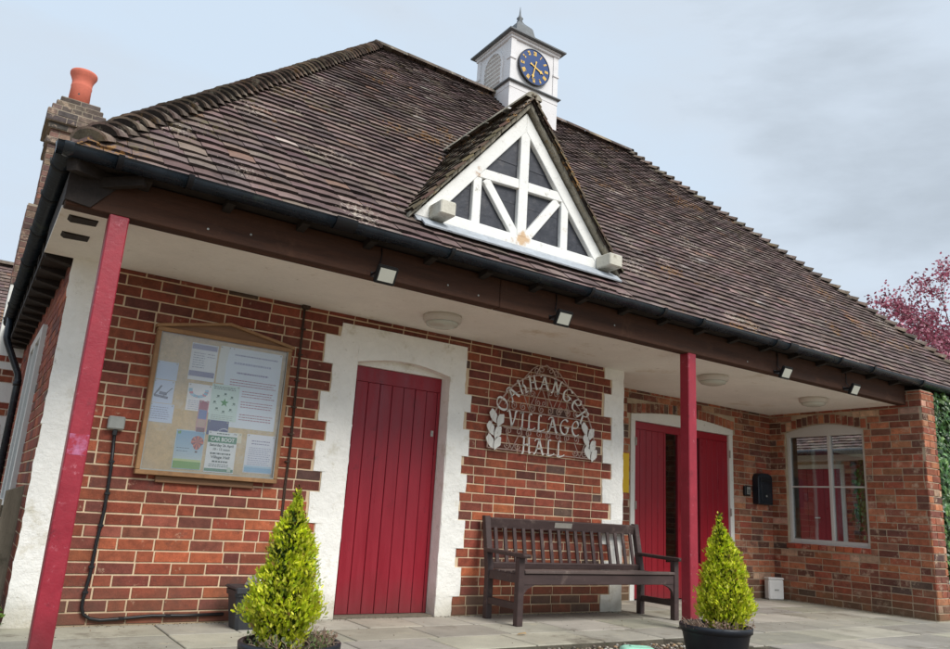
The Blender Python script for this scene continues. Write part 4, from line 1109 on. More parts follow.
INK, INR, ING = (120, 124, 160), (176, 92, 112), (70, 90, 84)
# large notice right
def d1(bm, y):
    lines(bm, y, 1.50, 1.82, 1.822, 1.81, 1, (160, 162, 192), .010); lines(bm, y, 1.50, 1.82, 1.765, 1.75, 1, (176, 180, 204), .014); lines(bm, y, 1.53, 1.80, 1.695, 1.68, 1, (134, 122, 160), .011)
    for z in (1.64, 1.565, 1.49, 1.40): lines(bm, y, 1.49 if z > 1.6 else 1.585, 1.83, z, z - .036, 3, INR, .0055)
sheet('large white notice with red typed paragraphs, filling the upper right of the board', 1.447, 1.848, 1.30, 1.868, -.0235, (222, 228, 240), d1)
sheet('plain pale sheet behind the large notice, left edge of it showing', 1.39, 1.50, 1.60, 1.868, -.0225, (222, 222, 212), None)
def d2(bm, y):
    rect(bm, 1.20, 1.372, 1.815, 1.85, y, (150, 150, 186)); rect(bm, 1.20, 1.372, 1.625, 1.662, y, (138, 136, 174))
    lines(bm, y, 1.215, 1.30, 1.79, 1.69, 7, (130, 134, 160), .004); lines(bm, y, 1.31, 1.365, 1.79, 1.77, 2, (130, 134, 160), .004)
sheet('white leaflet with two lilac bands at the top of the board', 1.197, 1.378, 1.598, 1.858, -.0238, (232, 234, 236), d2)
sheet('blank pale blue sheet, topmost of the three on the left edge', .985, 1.128, 1.572, 1.697, -.0236, (196, 210, 230), None)
def d3(bm, y):   # hand drawn dark doodle
    for a, b, wv in (((1.0, 1.46), (1.04, 1.53), .010), ((1.04, 1.53), (1.02, 1.49), .008), ((1.0, 1.46), (1.09, 1.45), .016), ((1.05, 1.45), (1.11, 1.52), .006), ((1.03, 1.48), (1.08, 1.475), .02)):
        bar(bm, a, b, wv, y, y + .0004, bev=0)
    paint(bm, bm.faces[:], (96, 100, 128))
sheet('pale sheet with a dark sketch, middle of the three on the left edge', .982, 1.122, 1.412, 1.568, -.0237, (200, 212, 232), d3)
def d4(bm, y): lines(bm, y, .992, 1.12, 1.385, 1.31, 6, (140, 146, 178), .004)
sheet('pale blue typed sheet, lowest of the three on the left edge', .982, 1.14, 1.283, 1.409, -.0236, (198, 212, 234), d4)
def d5(bm, y):
    for k in range(14):
        a = PI + PI * k / 13; cx, cz = 1.285 + .05 * math.cos(a) * 1.1, 1.53 + .045 * math.sin(a)
        rect(bm, cx - .012, cx + .012, cz - .008, cz + .008, y - .0001 * (k % 3), R_.choice([(150, 200, 224), (180, 214, 236), (226, 150, 160)]))
    lines(bm, y, 1.225, 1.36, 1.455, 1.40, 5, (150, 160, 190), .003)
sheet('white flyer with pale blue and pink swirl', 1.212, 1.372, 1.385, 1.574, -.0241, (236, 236, 234), d5)
def d6(bm, y):
    rect(bm, 1.305, 1.360, 1.40, 1.458, y, (170, 82, 104)); rect(bm, 1.305, 1.360, 1.335, 1.397, y, (104, 124, 184)); rect(bm, 1.305, 1.360, 1.28, 1.33, y, (206, 170, 150)); rect(bm, 1.305, 1.360, 1.20, 1.275, y, (122, 56, 62))
sheet('narrow pink and blue picture leaflet', 1.30, 1.366, 1.188, 1.463, -.0247, (196, 132, 140), d6)
def d7(bm, y): 
    for k in range(8): rect(bm, 1.45 + k * .01, 1.46 + k * .01, 1.262 + .02 * math.sin(k * .4), 1.268 + .02 * math.sin(k * .4), y, (216, 220, 232))
sheet('small dark blue card tucked behind the car boot poster', 1.376, 1.522, 1.235, 1.338, -.0244, (62, 70, 120), d7)
def d8(bm, y):
    lines(bm, y, 1.385, 1.55, 1.575, 1.562, 2, (90, 110, 100), .005)
    cx, cz = 1.47, 1.465
    pts_ = [(cx + (.032 if k % 2 == 0 else .013) * math.sin(k * PI / 5), cz + (.032 if k % 2 == 0 else .013) * math.cos(k * PI / 5)) for k in range(10)]
    ctr = bm.verts.new((cx, y, cz)); vs = [bm.verts.new((p[0], y, p[1])) for p in pts_]
    paint(bm, [bm.faces.new((ctr, vs[k], vs[(k + 1) % 10])) for k in range(10)], (60, 150, 60))
    for k in range(8):
        a = k * PI / 4; bx, bz = cx + .068 * math.cos(a), cz + .062 * math.sin(a)
        rect(bm, bx - .008, bx + .008, bz - .006, bz + .006, y, (70, 110, 90)); lines(bm, y, bx - .014, bx + .016, bz - .010, bz - .014, 1, (120, 140, 130), .003)
    lines(bm, y, 1.39, 1.55, 1.375, 1.350, 3, (150, 164, 156), .003)
sheet('pale green poster with a green star in a ring of small symbols', 1.372, 1.567, 1.338, 1.592, -.0253, (206, 222, 212), d8)
def d9(bm, y):
    nz_ = 12
    for k in range(nz_):
        t = k / nz_; c = (int(120 + 90 * (1 - t)), int(176 + 50 * (1 - t)), int(214 + 20 * (1 - t)))
        rect(bm, 1.184, 1.366, 1.055 + t * .19, 1.055 + (t + 1 / nz_) * .19 + .0005, y, c)
    rect(bm, 1.184, 1.366, .992, 1.04, y - .0001, (122, 178, 60)); rect(bm, 1.184, 1.366, 1.04, 1.055, y - .0001, (210, 226, 150))
    cx, cz = 1.325, 1.175; ctr = bm.verts.new((cx, y - .0004, cz)); vs = []
    for k in range(24):
        a = 2 * PI * k / 24; r = .042 if math.sin(a) > 0 else .042 * (1 + .25 * abs(math.sin(a)) ** 3)
        vs.append(bm.verts.new((cx + r * math.cos(a) * (1 if math.sin(a) > -.3 else .72), y - .0004, cz + r * math.sin(a))))
    for k in range(24): paint(bm, [bm.faces.new((ctr, vs[k], vs[(k + 1) % 24]))], [(206, 72, 52), (120, 60, 70), (224, 122, 70)][k % 3])
    rect(bm, cx - .008, cx + .008, cz - .072, cz - .06, y - .0004, (90, 60, 50))
    lines(bm, y - .0003, 1.195, 1.28, 1.13, 1.11, 2, (60, 90, 130), .004); rect(bm, 1.19, 1.21, 1.222, 1.242, y - .0003, (90, 160, 60))
sheet('blue sky poster with a red hot air balloon over green', 1.18, 1.37, .988, 1.25, -.0250, (190, 214, 232), d9)
def d10(bm, y):
    rect(bm, 1.394, 1.592, 1.185, 1.232, y, (24, 128, 78)); rect(bm, 1.394, 1.592, .988, 1.008, y, (24, 128, 78))
    text_faces(bm, 'CAR BOOT', 1.493, y - .0006, 1.197, .036, col=(240, 246, 240), width=.165, bold=.0012)
    lines(bm, y, 1.45, 1.54, 1.252, 1.25, 1, (90, 110, 100), .007, rag=0)
    lines(bm, y, 1.42, 1.56, 1.116, 1.11, 1, (40, 70, 56), .011, rag=0); lines(bm, y, 1.44, 1.55, 1.062, 1.06, 1, (40, 70, 56), .011, rag=0); lines(bm, y, 1.42, 1.565, 1.038, 1.026, 2, (80, 104, 94), .005)
    for s, z, w_, hs in (('Saturday 26 April', 1.160, .165, .024), ('10 - 12 noon', 1.133, .115, .022), ('Village Hall', 1.078, .13, .025)):
        text_faces(bm, s, 1.493, y - .0006, z, hs, col=(30, 62, 48), width=w_, bold=.0006)
    rect(bm, 1.55, 1.575, .992, 1.022, y - .0004, (206, 222, 204))
sheet('white and green CAR BOOT poster at the bottom centre of the board', 1.392, 1.595, .982, 1.262, -.0262, (232, 240, 234), d10)
def d11(bm, y):
    lines(bm, y, 1.70, 1.84, 1.225, 1.205, 2, (130, 120, 160), .006); lines(bm, y, 1.685, 1.85, 1.175, 1.06, 9, (164, 164, 192), .004); rect(bm, 1.668, 1.865, 1.003, 1.035, y, (130, 190, 226)); rect(bm, 1.668, 1.865, 1.0355, 1.048, y, (180, 216, 236))
sheet('white typed letter with a light blue foot, bottom right of the board', 1.662, 1.868, .998, 1.268, -.0243, (226, 228, 238), d11)
sheet('cream card corner behind the car boot poster', 1.56, 1.625, 1.195, 1.265, -.0240, (226, 218, 190), None)

# ------------------------------------------------------------------ wrought iron sign
sg = empty('iron_sign', (4.36, 0, 1.365), 'arched wrought iron sign reading OAKHANGER VILLAGE HALL with white letters', 'sign')
sy0 = -.035
def nib(bm, pts, w=.012, ang=math.radians(38), y=sy0 - .006, th=.004, mn=.42):
    """broad-nib stroke through 2-D points: width depends on direction, like pen lettering"""
    pts = [V(p) for p in pts]
    # resample with catmull-rom for curves of more than 2 points
    if len(pts) > 2:
        q = []; P = [pts[0]] + pts + [pts[-1]]
        for i in range(1, len(P) - 2):
            for s in range(6):
                t = s / 6; a, b, c, d = P[i - 1], P[i], P[i + 1], P[i + 2]
                q.append(.5 * ((2 * b) + (c - a) * t + (2 * a - 5 * b + 4 * c - d) * t * t + (3 * b - a - 3 * c + d) * t ** 3))
        q.append(pts[-1]); pts = q
    L0 = []; R0 = []
    for i, p in enumerate(pts):
        d = (pts[min(i + 1, len(pts) - 1)] - pts[max(0, i - 1)]).normalized(); n = V((-d.y, d.x))
        k = w * max(mn, abs(math.sin(math.atan2(d.y, d.x) - ang)))
        L0.append(p + n * k / 2); R0.append(p - n * k / 2)
    f = lambda p, yy: bm.verts.new((p.x, yy, p.y))
    a = [f(p, y) for p in L0]; b = [f(p, y) for p in R0]; c = [f(p, y + th) for p in L0]; e_ = [f(p, y + th) for p in R0]
    for i in range(len(pts) - 1):
        bm.faces.new((a[i], b[i], b[i + 1], a[i + 1])); bm.faces.new((c[i], a[i], a[i + 1], c[i + 1])); bm.faces.new((b[i], e_[i], e_[i + 1], b[i + 1]))
    bm.faces.new((a[0], c[0], e_[0], b[0])); bm.faces.new((a[-1], b[-1], e_[-1], c[-1]))
# glyph strokes in a unit box, x 0..w, y 0..1
GL = {
 'O': (.80, [[(.40, 1.0), (.12, .80), (.05, .45), (.20, .10), (.45, .0), (.70, .18), (.76, .55), (.62, .90), (.40, 1.0)]]),
 'A': (.80, [[(.05, .82), (.18, .98), (.42, .98)], [(.40, .98), (.60, .4), (.74, .02), (.84, .08)], [(.40, .95), (.22, .35), (.08, .02), (-.02, .05)], [(.16, .36), (.62, .38)]]),
 'K': (.78, [[(.02, .98), (.14, 1.02), (.16, .9), (.14, .0)], [(.14, .48), (.40, .60), (.60, .98)], [(.16, .50), (.45, .56), (.56, .30), (.50, .02), (.72, .05)]]),
 'H': (.82, [[(.02, .96), (.16, 1.0), (.18, .88), (.14, .0), (.04, -.02)], [(.58, 1.0), (.60, .5), (.64, .02), (.78, .06)], [(.58, 1.0), (.66, 1.02)], [(.16, .46), (.40, .54), (.60, .48)]]),
 'N': (.84, [[(.0, .96), (.14, 1.0), (.16, .86), (.12, .0), (.02, -.02)], [(.14, .96), (.40, .5), (.64, .02)], [(.64, .02), (.66, .6), (.70, 1.0), (.80, 1.0)]]),
 'G': (.80, [[(.70, .88), (.48, 1.0), (.20, .84), (.06, .50), (.16, .14), (.42, .0), (.66, .14), (.72, .42)], [(.42, .46), (.82, .46)]]),
 'E': (.70, [[(.62, .80), (.44, 1.0), (.18, .84), (.06, .48), (.18, .12), (.42, .0), (.66, .12)], [(.10, .50), (.46, .52), (.64, .80)]]),
 'R': (.76, [[(.02, .94), (.16, 1.0), (.16, .0), (.04, -.02)], [(.14, .96), (.46, 1.02), (.60, .78), (.44, .54), (.18, .48)], [(.34, .50), (.54, .20), (.70, -.02), (.80, .04)]]),
 'V': (.76, [[(-.04, .92), (.08, 1.0), (.18, .90), (.38, .02)], [(.38, .02), (.60, .6), (.66, 1.0), (.76, .98)]]),
 'I': (.34, [[(.02, .94), (.16, 1.0), (.20, .9), (.16, .02), (.02, -.04)], [(.04, .98), (.30, 1.0)], [(.02, .0), (.26, .02)]]),
 'L': (.62, [[(.36, .98), (.20, 1.0), (.14, .82), (.14, .0)], [(.02, .02), (.30, -.02), (.60, .10), (.64, .16)]]),
}
def letter(bm, ch, cx, cz, h, rot=0, wsc=1.0, nw=.019):
    wv, strokes = GL[ch]; c, s = math.cos(rot), math.sin(rot)
    for st in strokes:
        pts = []
        for (u, v) in st:
            x = (u - wv / 2) * h * wsc; z = (v - .5) * h
            pts.append((cx + x * c - z * s, cz + x * s + z * c))
        nib(bm, pts, nw, math.radians(35) + rot)
bm = BM()
OAK = [(3.868, 1.765), (3.976, 1.872), (4.090, 1.950), (4.204, 2.000), (4.336, 2.020), (4.490, 1.998), (4.622, 1.942), (4.734, 1.866), (4.822, 1.768)]
RO = [52, 42, 27, 14, 0, -14, -32, -45, -56]
for ch_, (x, z), r in zip('OAKHANGER', OAK, RO): letter(bm, ch_, x, z, .130, math.radians(r))
for ch_, (x, z) in zip('VILLAGE', [(3.985, 1.643), (4.098, 1.643), (4.200, 1.640), (4.312, 1.640), (4.450, 1.640), (4.592, 1.638), (4.728, 1.638)]): letter(bm, ch_, x, z, .138)
for ch_, (x, z) in zip('HALL', [(4.160, 1.430), (4.300, 1.428), (4.432, 1.430), (4.552, 1.430)]): letter(bm, ch_, x, z, .138)
child('lettering', bm, M['sign_white'], sg)
# frame and scrollwork
bm = BM(); FR = .006
def wire(pts, r=FR): tube(bm, [(p[0], sy0, p[1]) for p in pts], r * 1.3, 6)
EX, EZ, EA, EB = 4.362, 1.37, .625, .715
wire([(EX - EA * math.cos(PI * q / 40), EZ + EB * math.sin(PI * q / 40)) for q in range(41)])
wire([(EX - (EA - .14) * math.cos(PI * q / 40), EZ + .30 + (EB - .42) * math.sin(PI * q / 40)) for q in range(4, 37)], .003)
for z, xa, xb in ((1.37, EX - EA, EX + EA), (1.56, 3.90, 4.82), (1.725, 3.94, 4.78)): wire([(xa, z), (xb, z)], .0045)
wire([(4.10, 2.02), (4.20, 2.13), (4.26, 2.165)], .004); wire([(4.63, 2.02), (4.52, 2.13), (4.46, 2.165)], .004)
wire([(4.24, 2.08), (4.28, 2.15), (4.36, 2.185), (4.44, 2.15), (4.48, 2.08)], .005)
def spiral(cx, cz, r, a0, turns=1.4, sg_=1, rr=.0032):
    n = 22; wire([(cx + r * (1 - .82 * t / n) * math.cos(a0 + sg_ * turns * 2 * PI * t / n), cz + r * (1 - .82 * t / n) * math.sin(a0 + sg_ * turns * 2 * PI * t / n)) for t in range(n + 1)], rr)
def heart(cx, cz, w_, h_, inv=1):
    for s in (-1, 1):
        pts = [(cx, cz - inv * h_ / 2), (cx + s * w_ * .35, cz), (cx + s * w_ * .5, cz + inv * h_ * .25)]
        wire(pts, .003); spiral(cx + s * w_ * .27, cz + inv * h_ * .27, w_ * .23, 0 if s > 0 else PI, 1.3, s * inv)
for k, (xx, zz) in enumerate(((4.25, 2.12), (4.31, 2.14), (4.41, 2.14), (4.47, 2.12))): spiral(xx, zz, .036, k * 1.5, 1.3, 1 if k % 2 else -1)
for k, (xx, zz) in enumerate(((4.17, 1.845), (4.31, 1.875), (4.45, 1.875), (4.58, 1.845))): heart(xx, zz, .135, .19, 1 if k % 2 == 0 else -1)
for k in range(8): spiral(4.0 + k * .105, 1.765, .036, PI / 2, 1.4, 1 if k % 2 else -1)
for k in range(8): spiral(3.96 + k * .112, 1.535, .036, -PI / 2, 1.4, 1 if k % 2 else -1)
for xx in (3.93, 4.72): 
    wire([(xx, 1.51), (xx + .07, 1.375)], .0035); wire([(xx + .14, 1.51), (xx + .07, 1.375)], .0035); spiral(xx + .02, 1.41, .034, PI, 1.3, 1); spiral(xx + .125, 1.41, .034, 0, 1.3, -1)
child('scrollwork', bm, M['scroll'], sg, True)
bm = BM()
def oak_leaf(cx, cz, r, rot):
    n = 20; pts = []; bm = BM()
    for k in range(n):
        a = 2 * PI * k / n; rr = r * (1.0 + .09 * math.cos(5 * a)); u = rr * .56 * math.cos(a); v = rr * math.sin(a)
        if v < 0: u *= 1 - .6 * (-v / r)
        pts.append((cx + u * math.cos(rot) - v * math.sin(rot), cz + u * math.sin(rot) + v * math.cos(rot)))
    prism(bm, pts, sy0 - .007, sy0 - .002); child('oak_leaf', bm, M['sign_white'], sg)
for (x, z) in ((3.785, 1.645), (3.762, 1.535), (3.762, 1.425), (4.848, 1.645), (4.872, 1.535), (4.890, 1.425)): oak_leaf(x, z, .064, .42)
for (x, z) in ((3.858, 1.615), (3.835, 1.505), (3.835, 1.415), (4.925, 1.600), (4.948, 1.490), (4.965, 1.405)): oak_leaf(x, z, .064, -.42)
for x, z in ((3.78, 1.38), (4.94, 1.38), (4.36, 2.06), (3.9, 1.84), (4.82, 1.84)): bm = BM(); tube(bm, [(x, sy0, z), (x, .002, z)], .005, 6); child('wall_pin', bm, M['scroll'], sg)

# ------------------------------------------------------------------ lamps
def ceil_lamp():
    o = empty('ceiling_light', (2.905, -.53, 2.285), 'round white bulkhead light on the porch ceiling above the single door', 'ceiling light', 'round ceiling lights under the porch')
    bm = BM(); lathe(bm, [(.150, 0), (.153, -.02), (.145, -.05), (.135, -.055)], (0, 0, 0), 36); obj('base', bm, M['lamp_white'], o)
    bm = BM(); lathe(bm, [(.132, -.050), (.120, -.075), (.08, -.088), (.02, -.092)], (0, 0, 0), 36); obj('diffuser', bm, M['lens'], o)
    return o
cl = ceil_lamp()
dup(cl, (6.10, -.53, 2.285), 'round white bulkhead light on the porch ceiling, middle one, just right of the red post')
dup(cl, (7.81, -.53, 2.285), 'round white bulkhead light nearest the window, at the right end of the porch ceiling')
def flood():
    o = empty('floodlight', (2.075, -1.086, 2.30), 'small black floodlight below the gutter at the left, above the notice board end', 'floodlight', 'small floodlights along the porch beam')
    bm = BM(); t = bmesh.new(); bmesh.ops.create_cube(t, size=1); t.transform(Matrix.Diagonal((.15, .028, .125, 1))); bmesh.ops.bevel(t, geom=t.edges[:], offset=.008, segments=2, affect='EDGES')
    T = Matrix.Translation((0, -.085, -.015)) @ Matrix.Rotation(math.radians(28), 4, 'X'); merge(bm, t, T)
    for k in range(5): box(bm, -.05 + k * .022, -.044 + k * .022, .012, .026, -.045, .045, m=T)
    obj('housing', bm, M['black'], o)
    bm = BM(); box(bm, -.056, .056, -.0165, -.0140, -.043, .043, m=T); obj('lens', bm, M['lens'], o)
    bm = BM(); box(bm, -.07, -.06, -.08, -.001, -.02, .0); box(bm, .06, .07, -.08, -.001, -.02, .0); box(bm, -.07, .07, -.006, -.001, -.022, .012); obj('bracket', bm, M['black'], o)
    bm = BM(); tube(bm, [(-.01, -.05, .0), (-.02, -.012, .06), (-.005, -.008, .14), (-.005, .0, .19)], .004, 6); obj('cable', bm, M['black'], o)
    return o
fl = flood()
dup(fl, (3.585, -1.086, 2.30), 'small black floodlight on the beam above the iron village hall sign')
dup(fl, (6.36, -1.086, 2.30), 'small black floodlight on the beam just right of the middle ceiling light')
dup(fl, (7.53, -1.086, 2.30), 'small black floodlight at the right end of the beam beside the brick pier')

# ------------------------------------------------------------------ bench
bn = empty('bench', (4.61, -.35, 0), 'dark brown slatted wooden park bench against the brick wall', 'bench')
def bc(name, bm, m=None): return child(name, bm, m or M['bench'], bn)
B0, B1 = 3.735, 5.475
for x in (B0, B1):
    s = .028
    bm = BM(); box(bm, x - s, x + s, -.60, -.545, .0, .50, bev=.004); bc('leg', bm)
    bm = BM()
    prism(bm, [(-.19, 0), (-.135, 0), (-.135, .36), (-.055, .80), (-.105, .80), (-.19, .37)], x - s, x + s, axis='x', bev=.004); bc('leg', bm)
    bm = BM(); box(bm, x - .02, x + .02, -.545, -.19, .115, .165, bev=.003); bc('stretcher', bm)
    bm = BM(); box(bm, x - .02, x + .02, -.545, -.19, .31, .375, bev=.003); bc('side_rail', bm)
    bm = BM(); prism(bm, [(-.66, .505), (-.64, .50), (-.40, .507), (-.13, .515), (-.11, .545), (-.40, .535), (-.645, .532), (-.665, .525)], x - .038, x + .038, axis='x', bev=.004); bc('armrest', bm)
bm = BM(); box(bm, B0 + .028, B1 - .028, -.592, -.558, .30, .378, bev=.003)
for x, sg_ in ((B0 + .028, 1), (B1 - .028, -1)):
    pts_ = [(x, .30), (x, .18)] + [(x + sg_ * .11 * math.sin(PI / 2 * q / 6), .18 + .12 * (1 - math.cos(PI / 2 * q / 6))) for q in range(1, 6)] + [(x + sg_ * .13, .30)]
    pts_ = [(x, .30), (x, .20), (x + sg_ * .012, .235), (x + sg_ * .04, .268), (x + sg_ * .085, .288), (x + sg_ * .12, .299)]
    prism(bm, pts_, -.588, -.562)
bc('front_rail', bm)
for k in range(5):
    bm = BM(); yy = -.575 + k * .083; zz = .395 - .012 * math.sin(PI * min(1, k / 4.5)) - k * .004
    x0_, x1_ = (B0 - .0, B1 + .0) if k == 0 else (B0 + .01, B1 - .01)
    if k == 0: x0_, x1_ = B0 + .03, B1 - .03
    box(bm, x0_, x1_, yy - .032, yy + .034, zz - .012, zz + .012, bev=.004); bc('seat_slat', bm, M['bench_seat'])
def back_y(z): return -.165 + (z - .36) * .19
bm = BM(); obox(bm, (B0 + .028, back_y(.745) + .005, .745), (B1 - .028, back_y(.745) + .005, .745), .035, .085, up=V((0, -.19, 1)).normalized(), bev=.004); bc('top_rail', bm)
bm = BM(); obox(bm, (B0 + .028, back_y(.41), .41), (B1 - .028, back_y(.41), .41), .032, .05, up=V((0, -.19, 1)).normalized(), bev=.004); bc('lower_rail', bm)
for k in range(17):
    x = B0 + .085 + k * (B1 - B0 - .17) / 16; bm = BM()
    obox(bm, (x, back_y(.43), .43), (x, back_y(.71), .71), .034, .016, up=V((0, 1, 0)), bev=.002); bc('back_slat', bm)
bm = BM(); obox(bm, (4.46, back_y(.745) - .0145, .75), (4.66, back_y(.745) - .0145, .75), .003, .045, up=V((0, -.19, 1)).normalized()); bc('plaque', bm, M['brass'])

# ------------------------------------------------------------------ foliage helpers
def frond(bm, base, d, ln, col, wid=.006, pairs=5, nrm=None):
    """one conifer spray: a tapering axis with small alternating leaf blades"""
    d = d.normalized(); s = d.cross(V((R_.uniform(-1, 1), R_.uniform(-1, 1), R_.uniform(-1, 1)))).normalized()
    n = d.cross(s)
    fs = []
    for k in range(pairs):
        t = (k + .5) / pairs; p = base + d * (ln * t)
        l2 = ln * .30 * (1.15 - t) + .004
        for sg_ in (-1, 1):
            dd = (d * .9 + s * sg_ * .8 + n * R_.uniform(-.4, .4)).normalized(); w2 = dd.cross(n).normalized() * wid * .5
            e = p + dd * l2
            v = [bm.verts.new(p - w2), bm.verts.new(p + dd * l2 * .6 - w2), bm.verts.new(e), bm.verts.new(p + dd * l2 * .6 + w2), bm.verts.new(p + w2)]
            fs.append(bm.faces.new(v))
    w2 = s * wid * .6
    fs.append(bm.faces.new([bm.verts.new(base - w2), bm.verts.new(base + d * ln * .8 - w2), bm.verts.new(base + d * ln * 1.15), bm.verts.new(base + d * ln * .8 + w2), bm.verts.new(base + w2)]))
    paint(bm, fs, col)

def conifer(cx, cy_, z0, z1, rmax, lab, seed, lean=(0, 0)):
    rr = random.Random(seed)
    o = empty('conifer', (cx, cy_, z0 - .04), lab, 'conifer', None)
    bm = BM(); tube(bm, [(cx, cy_, z0 - .04), (cx + .004, cy_, (z0 + z1) / 2), (cx + lean[0], cy_ + lean[1], z1 - .05)], .014, 8, r1=.003)
    child('trunk', bm, M['bark'], o)
    Hh = z1 - z0
    lobes = []
    for k in range(58):
        t = (k + .5) / 58; a = k * 2.4 + rr.uniform(-.4, .4)
        lobes.append((t, a, rr.uniform(.72, 1.40)))
    def prof(t):
        if t < .25: return .62 + .38 * math.sin(PI / 2 * t / .25)
        return max(.02, (1 - (t - .25) / .75)) ** .66
    bm = BM()
    for (t, a, k) in lobes:
        r = rmax * prof(t) * k
        lz = z0 + Hh * t
        ax = V((cx + lean[0] * t, cy_ + lean[1] * t, lz)); out = V((math.cos(a), math.sin(a), 0))
        tip = ax + out * r + V((0, 0, .03 + .02 * rr.random()))
        nfr = int(230 + 380 * (1 - t))
        for q in range(nfr):
            u = rr.random() ** .6
            spread = .048 * (1 - t * .55)
            p = ax + (tip - ax) * (.30 + .70 * u) + V((rr.gauss(0, spread), rr.gauss(0, spread), rr.gauss(0, spread * 1.0)))
            # keep under the outline so the cone keeps an uneven but clear silhouette
            rad = V((p.x - ax.x, p.y - ax.y, 0)).length
            tt = max(0, min(1, (p.z - z0) / Hh)); lim = rmax * prof(tt) * (1.0 + .55 * noise.noise(V((math.cos(a) * 1.9 + seed, math.sin(a) * 1.9, tt * 6))) + .16 * rr.random())
            if rad > lim: continue
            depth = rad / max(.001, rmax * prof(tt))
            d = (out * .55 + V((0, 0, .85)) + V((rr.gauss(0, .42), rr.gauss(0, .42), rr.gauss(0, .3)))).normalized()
            b = .22 + .78 * min(1, depth) ** 1.8; b *= rr.uniform(.75, 1.15) * (1 + .55 * noise.noise(p * 26))  # sprays coloured darker towards the trunk, standing in for inner shade
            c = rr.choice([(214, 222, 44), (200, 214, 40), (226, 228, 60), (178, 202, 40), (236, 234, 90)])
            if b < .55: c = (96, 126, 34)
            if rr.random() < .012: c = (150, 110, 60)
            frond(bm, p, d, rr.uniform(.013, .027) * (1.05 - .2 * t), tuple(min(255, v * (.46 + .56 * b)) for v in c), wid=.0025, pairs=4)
    for q in range(60):
        p = V((cx + lean[0] + rr.gauss(0, .012), cy_ + lean[1] + rr.gauss(0, .012), z1 - .06 + rr.uniform(-.04, .05)))
        frond(bm, p, V((rr.gauss(0, .25), rr.gauss(0, .25), 1)), .035, (186, 204, 44), pairs=4, wid=.005)
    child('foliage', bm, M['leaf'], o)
    return o

def pot(cx, cy_, r, zr, lab, m):
    zb = -.048; h = zr - zb
    o = empty('plant_pot', (cx, cy_, zb), lab, 'plant pot', None)
    bm = BM(); lathe(bm, [(r * .70, 0), (r * .74, .01), (r * .92, h * .80), (r * .94, h * .82), (r * .94, h * .86), (r, h * .87), (r * 1.01, h * .985), (r * .99, h), (r * .92, h), (r * .90, h * .86)], (0, 0, 0), 48)
    obj('bowl', bm, m, o)
    bm = BM(); 
    n = 24; c = bm.verts.new((0, 0, h * .90)); ring = [bm.verts.new((r * .905 * math.cos(2 * PI * k / n), r * .905 * math.sin(2 * PI * k / n), h * .87 + R_.uniform(-.004, .004))) for k in range(n)]
    for k in range(n): bm.faces.new((c, ring[k], ring[(k + 1) % n]))
    for _ in range(160):
        a = R_.uniform(0, 6.28); q = r * .86 * math.sqrt(R_.random()); s = R_.uniform(.004, .010)
        pebble(bm, (q * math.cos(a), q * math.sin(a), h * .885), s, s, s * .7, (60, 48, 38))
    obj('soil', bm, M['soil'], o)
    return o
pot(1.372, -1.985, .225, .215, 'black round plastic plant pot at the left, front of the terrace', M['black_plastic'])
pot(4.13, -2.10, .222, .225, 'dark navy plastic plant pot at the right, in front of the red post', M['black_plastic'])
conifer(1.335, -1.95, .205, .822, .150, 'golden yellow conifer in the left pot, in front of the bin', 5, (.010, 0))
conifer(4.20, -2.13, .215, .835, .156, 'golden yellow conifer in the right pot, beside the red post', 9, (-.03, .02))

# dead twigs and small sage-like plants in the pots
def scrub(cx, cy_, z, r, n, lab, seed, green=True, arc=None, name='herb'):
    rr = random.Random(seed); o = empty(name, (cx, cy_, z), lab, 'plant')
    bm = BM()
    for _ in range(n):
        a = rr.uniform(*(arc or (0, 2 * PI))); q = r * rr.uniform(.45, .95); p = V((cx + q * math.cos(a), cy_ + q * math.sin(a), z))
        pts = [p]; d = V((math.cos(a) * .35 + rr.gauss(0, .3), math.sin(a) * .35 + rr.gauss(0, .3), 1)).normalized()
        for k in range(4): pts.append(pts[-1] + d * rr.uniform(.012, .026)); d = (d + V((rr.gauss(0, .4), rr.gauss(0, .4), rr.gauss(-.05, .2)))).normalized()
        tube(bm, pts, .0016, 4, col=(150, 128, 104), cap=False)
    child('stems', bm, M['twig'], o)
    bm = BM()
    for _ in range(n * 7 if green else n * 3):
        a = rr.uniform(*(arc or (0, 2 * PI))); q = r * rr.uniform(.45, 1.0); p = V((cx + q * math.cos(a), cy_ + q * math.sin(a), z + rr.uniform(0, .055)))
        d = V((rr.gauss(0, .6), rr.gauss(0, .6), rr.uniform(.1, .9))).normalized(); s = d.cross(V((rr.random(), rr.random(), .3))).normalized(); l = rr.uniform(.012, .024) ; w_ = l * .26
        f = bm.faces.new([bm.verts.new(p), bm.verts.new(p + d * l * .5 + s * w_), bm.verts.new(p + d * l), bm.verts.new(p + d * l * .5 - s * w_)])
        paint(bm, [f], rr.choice([(142, 156, 106), (120, 140, 84), (164, 170, 128)] if green else [(176, 150, 128), (150, 120, 104)]))
    child('leaves', bm, M['leaf'], o)
scrub(1.372, -1.985, .185, .20, 46, 'grey green herbs and dry stalks around the left conifer', 3)
scrub(1.40, -1.97, .185, .19, 46, 'brown dead stalks at the right side of the left pot', 13, green=False, arc=(-.9, .9), name='dead_stalks')
scrub(4.10, -2.10, .195, .20, 60, 'pinkish brown dead stalks at the left side of the right pot', 4, green=False, arc=(2.2, 5.0), name='dead_stalks')
scrub(4.16, -2.12, .195, .21, 16, 'straw coloured stalks spilling over the right pot rim', 6, green=False, arc=(-1.6, .6), name='dead_stalks')

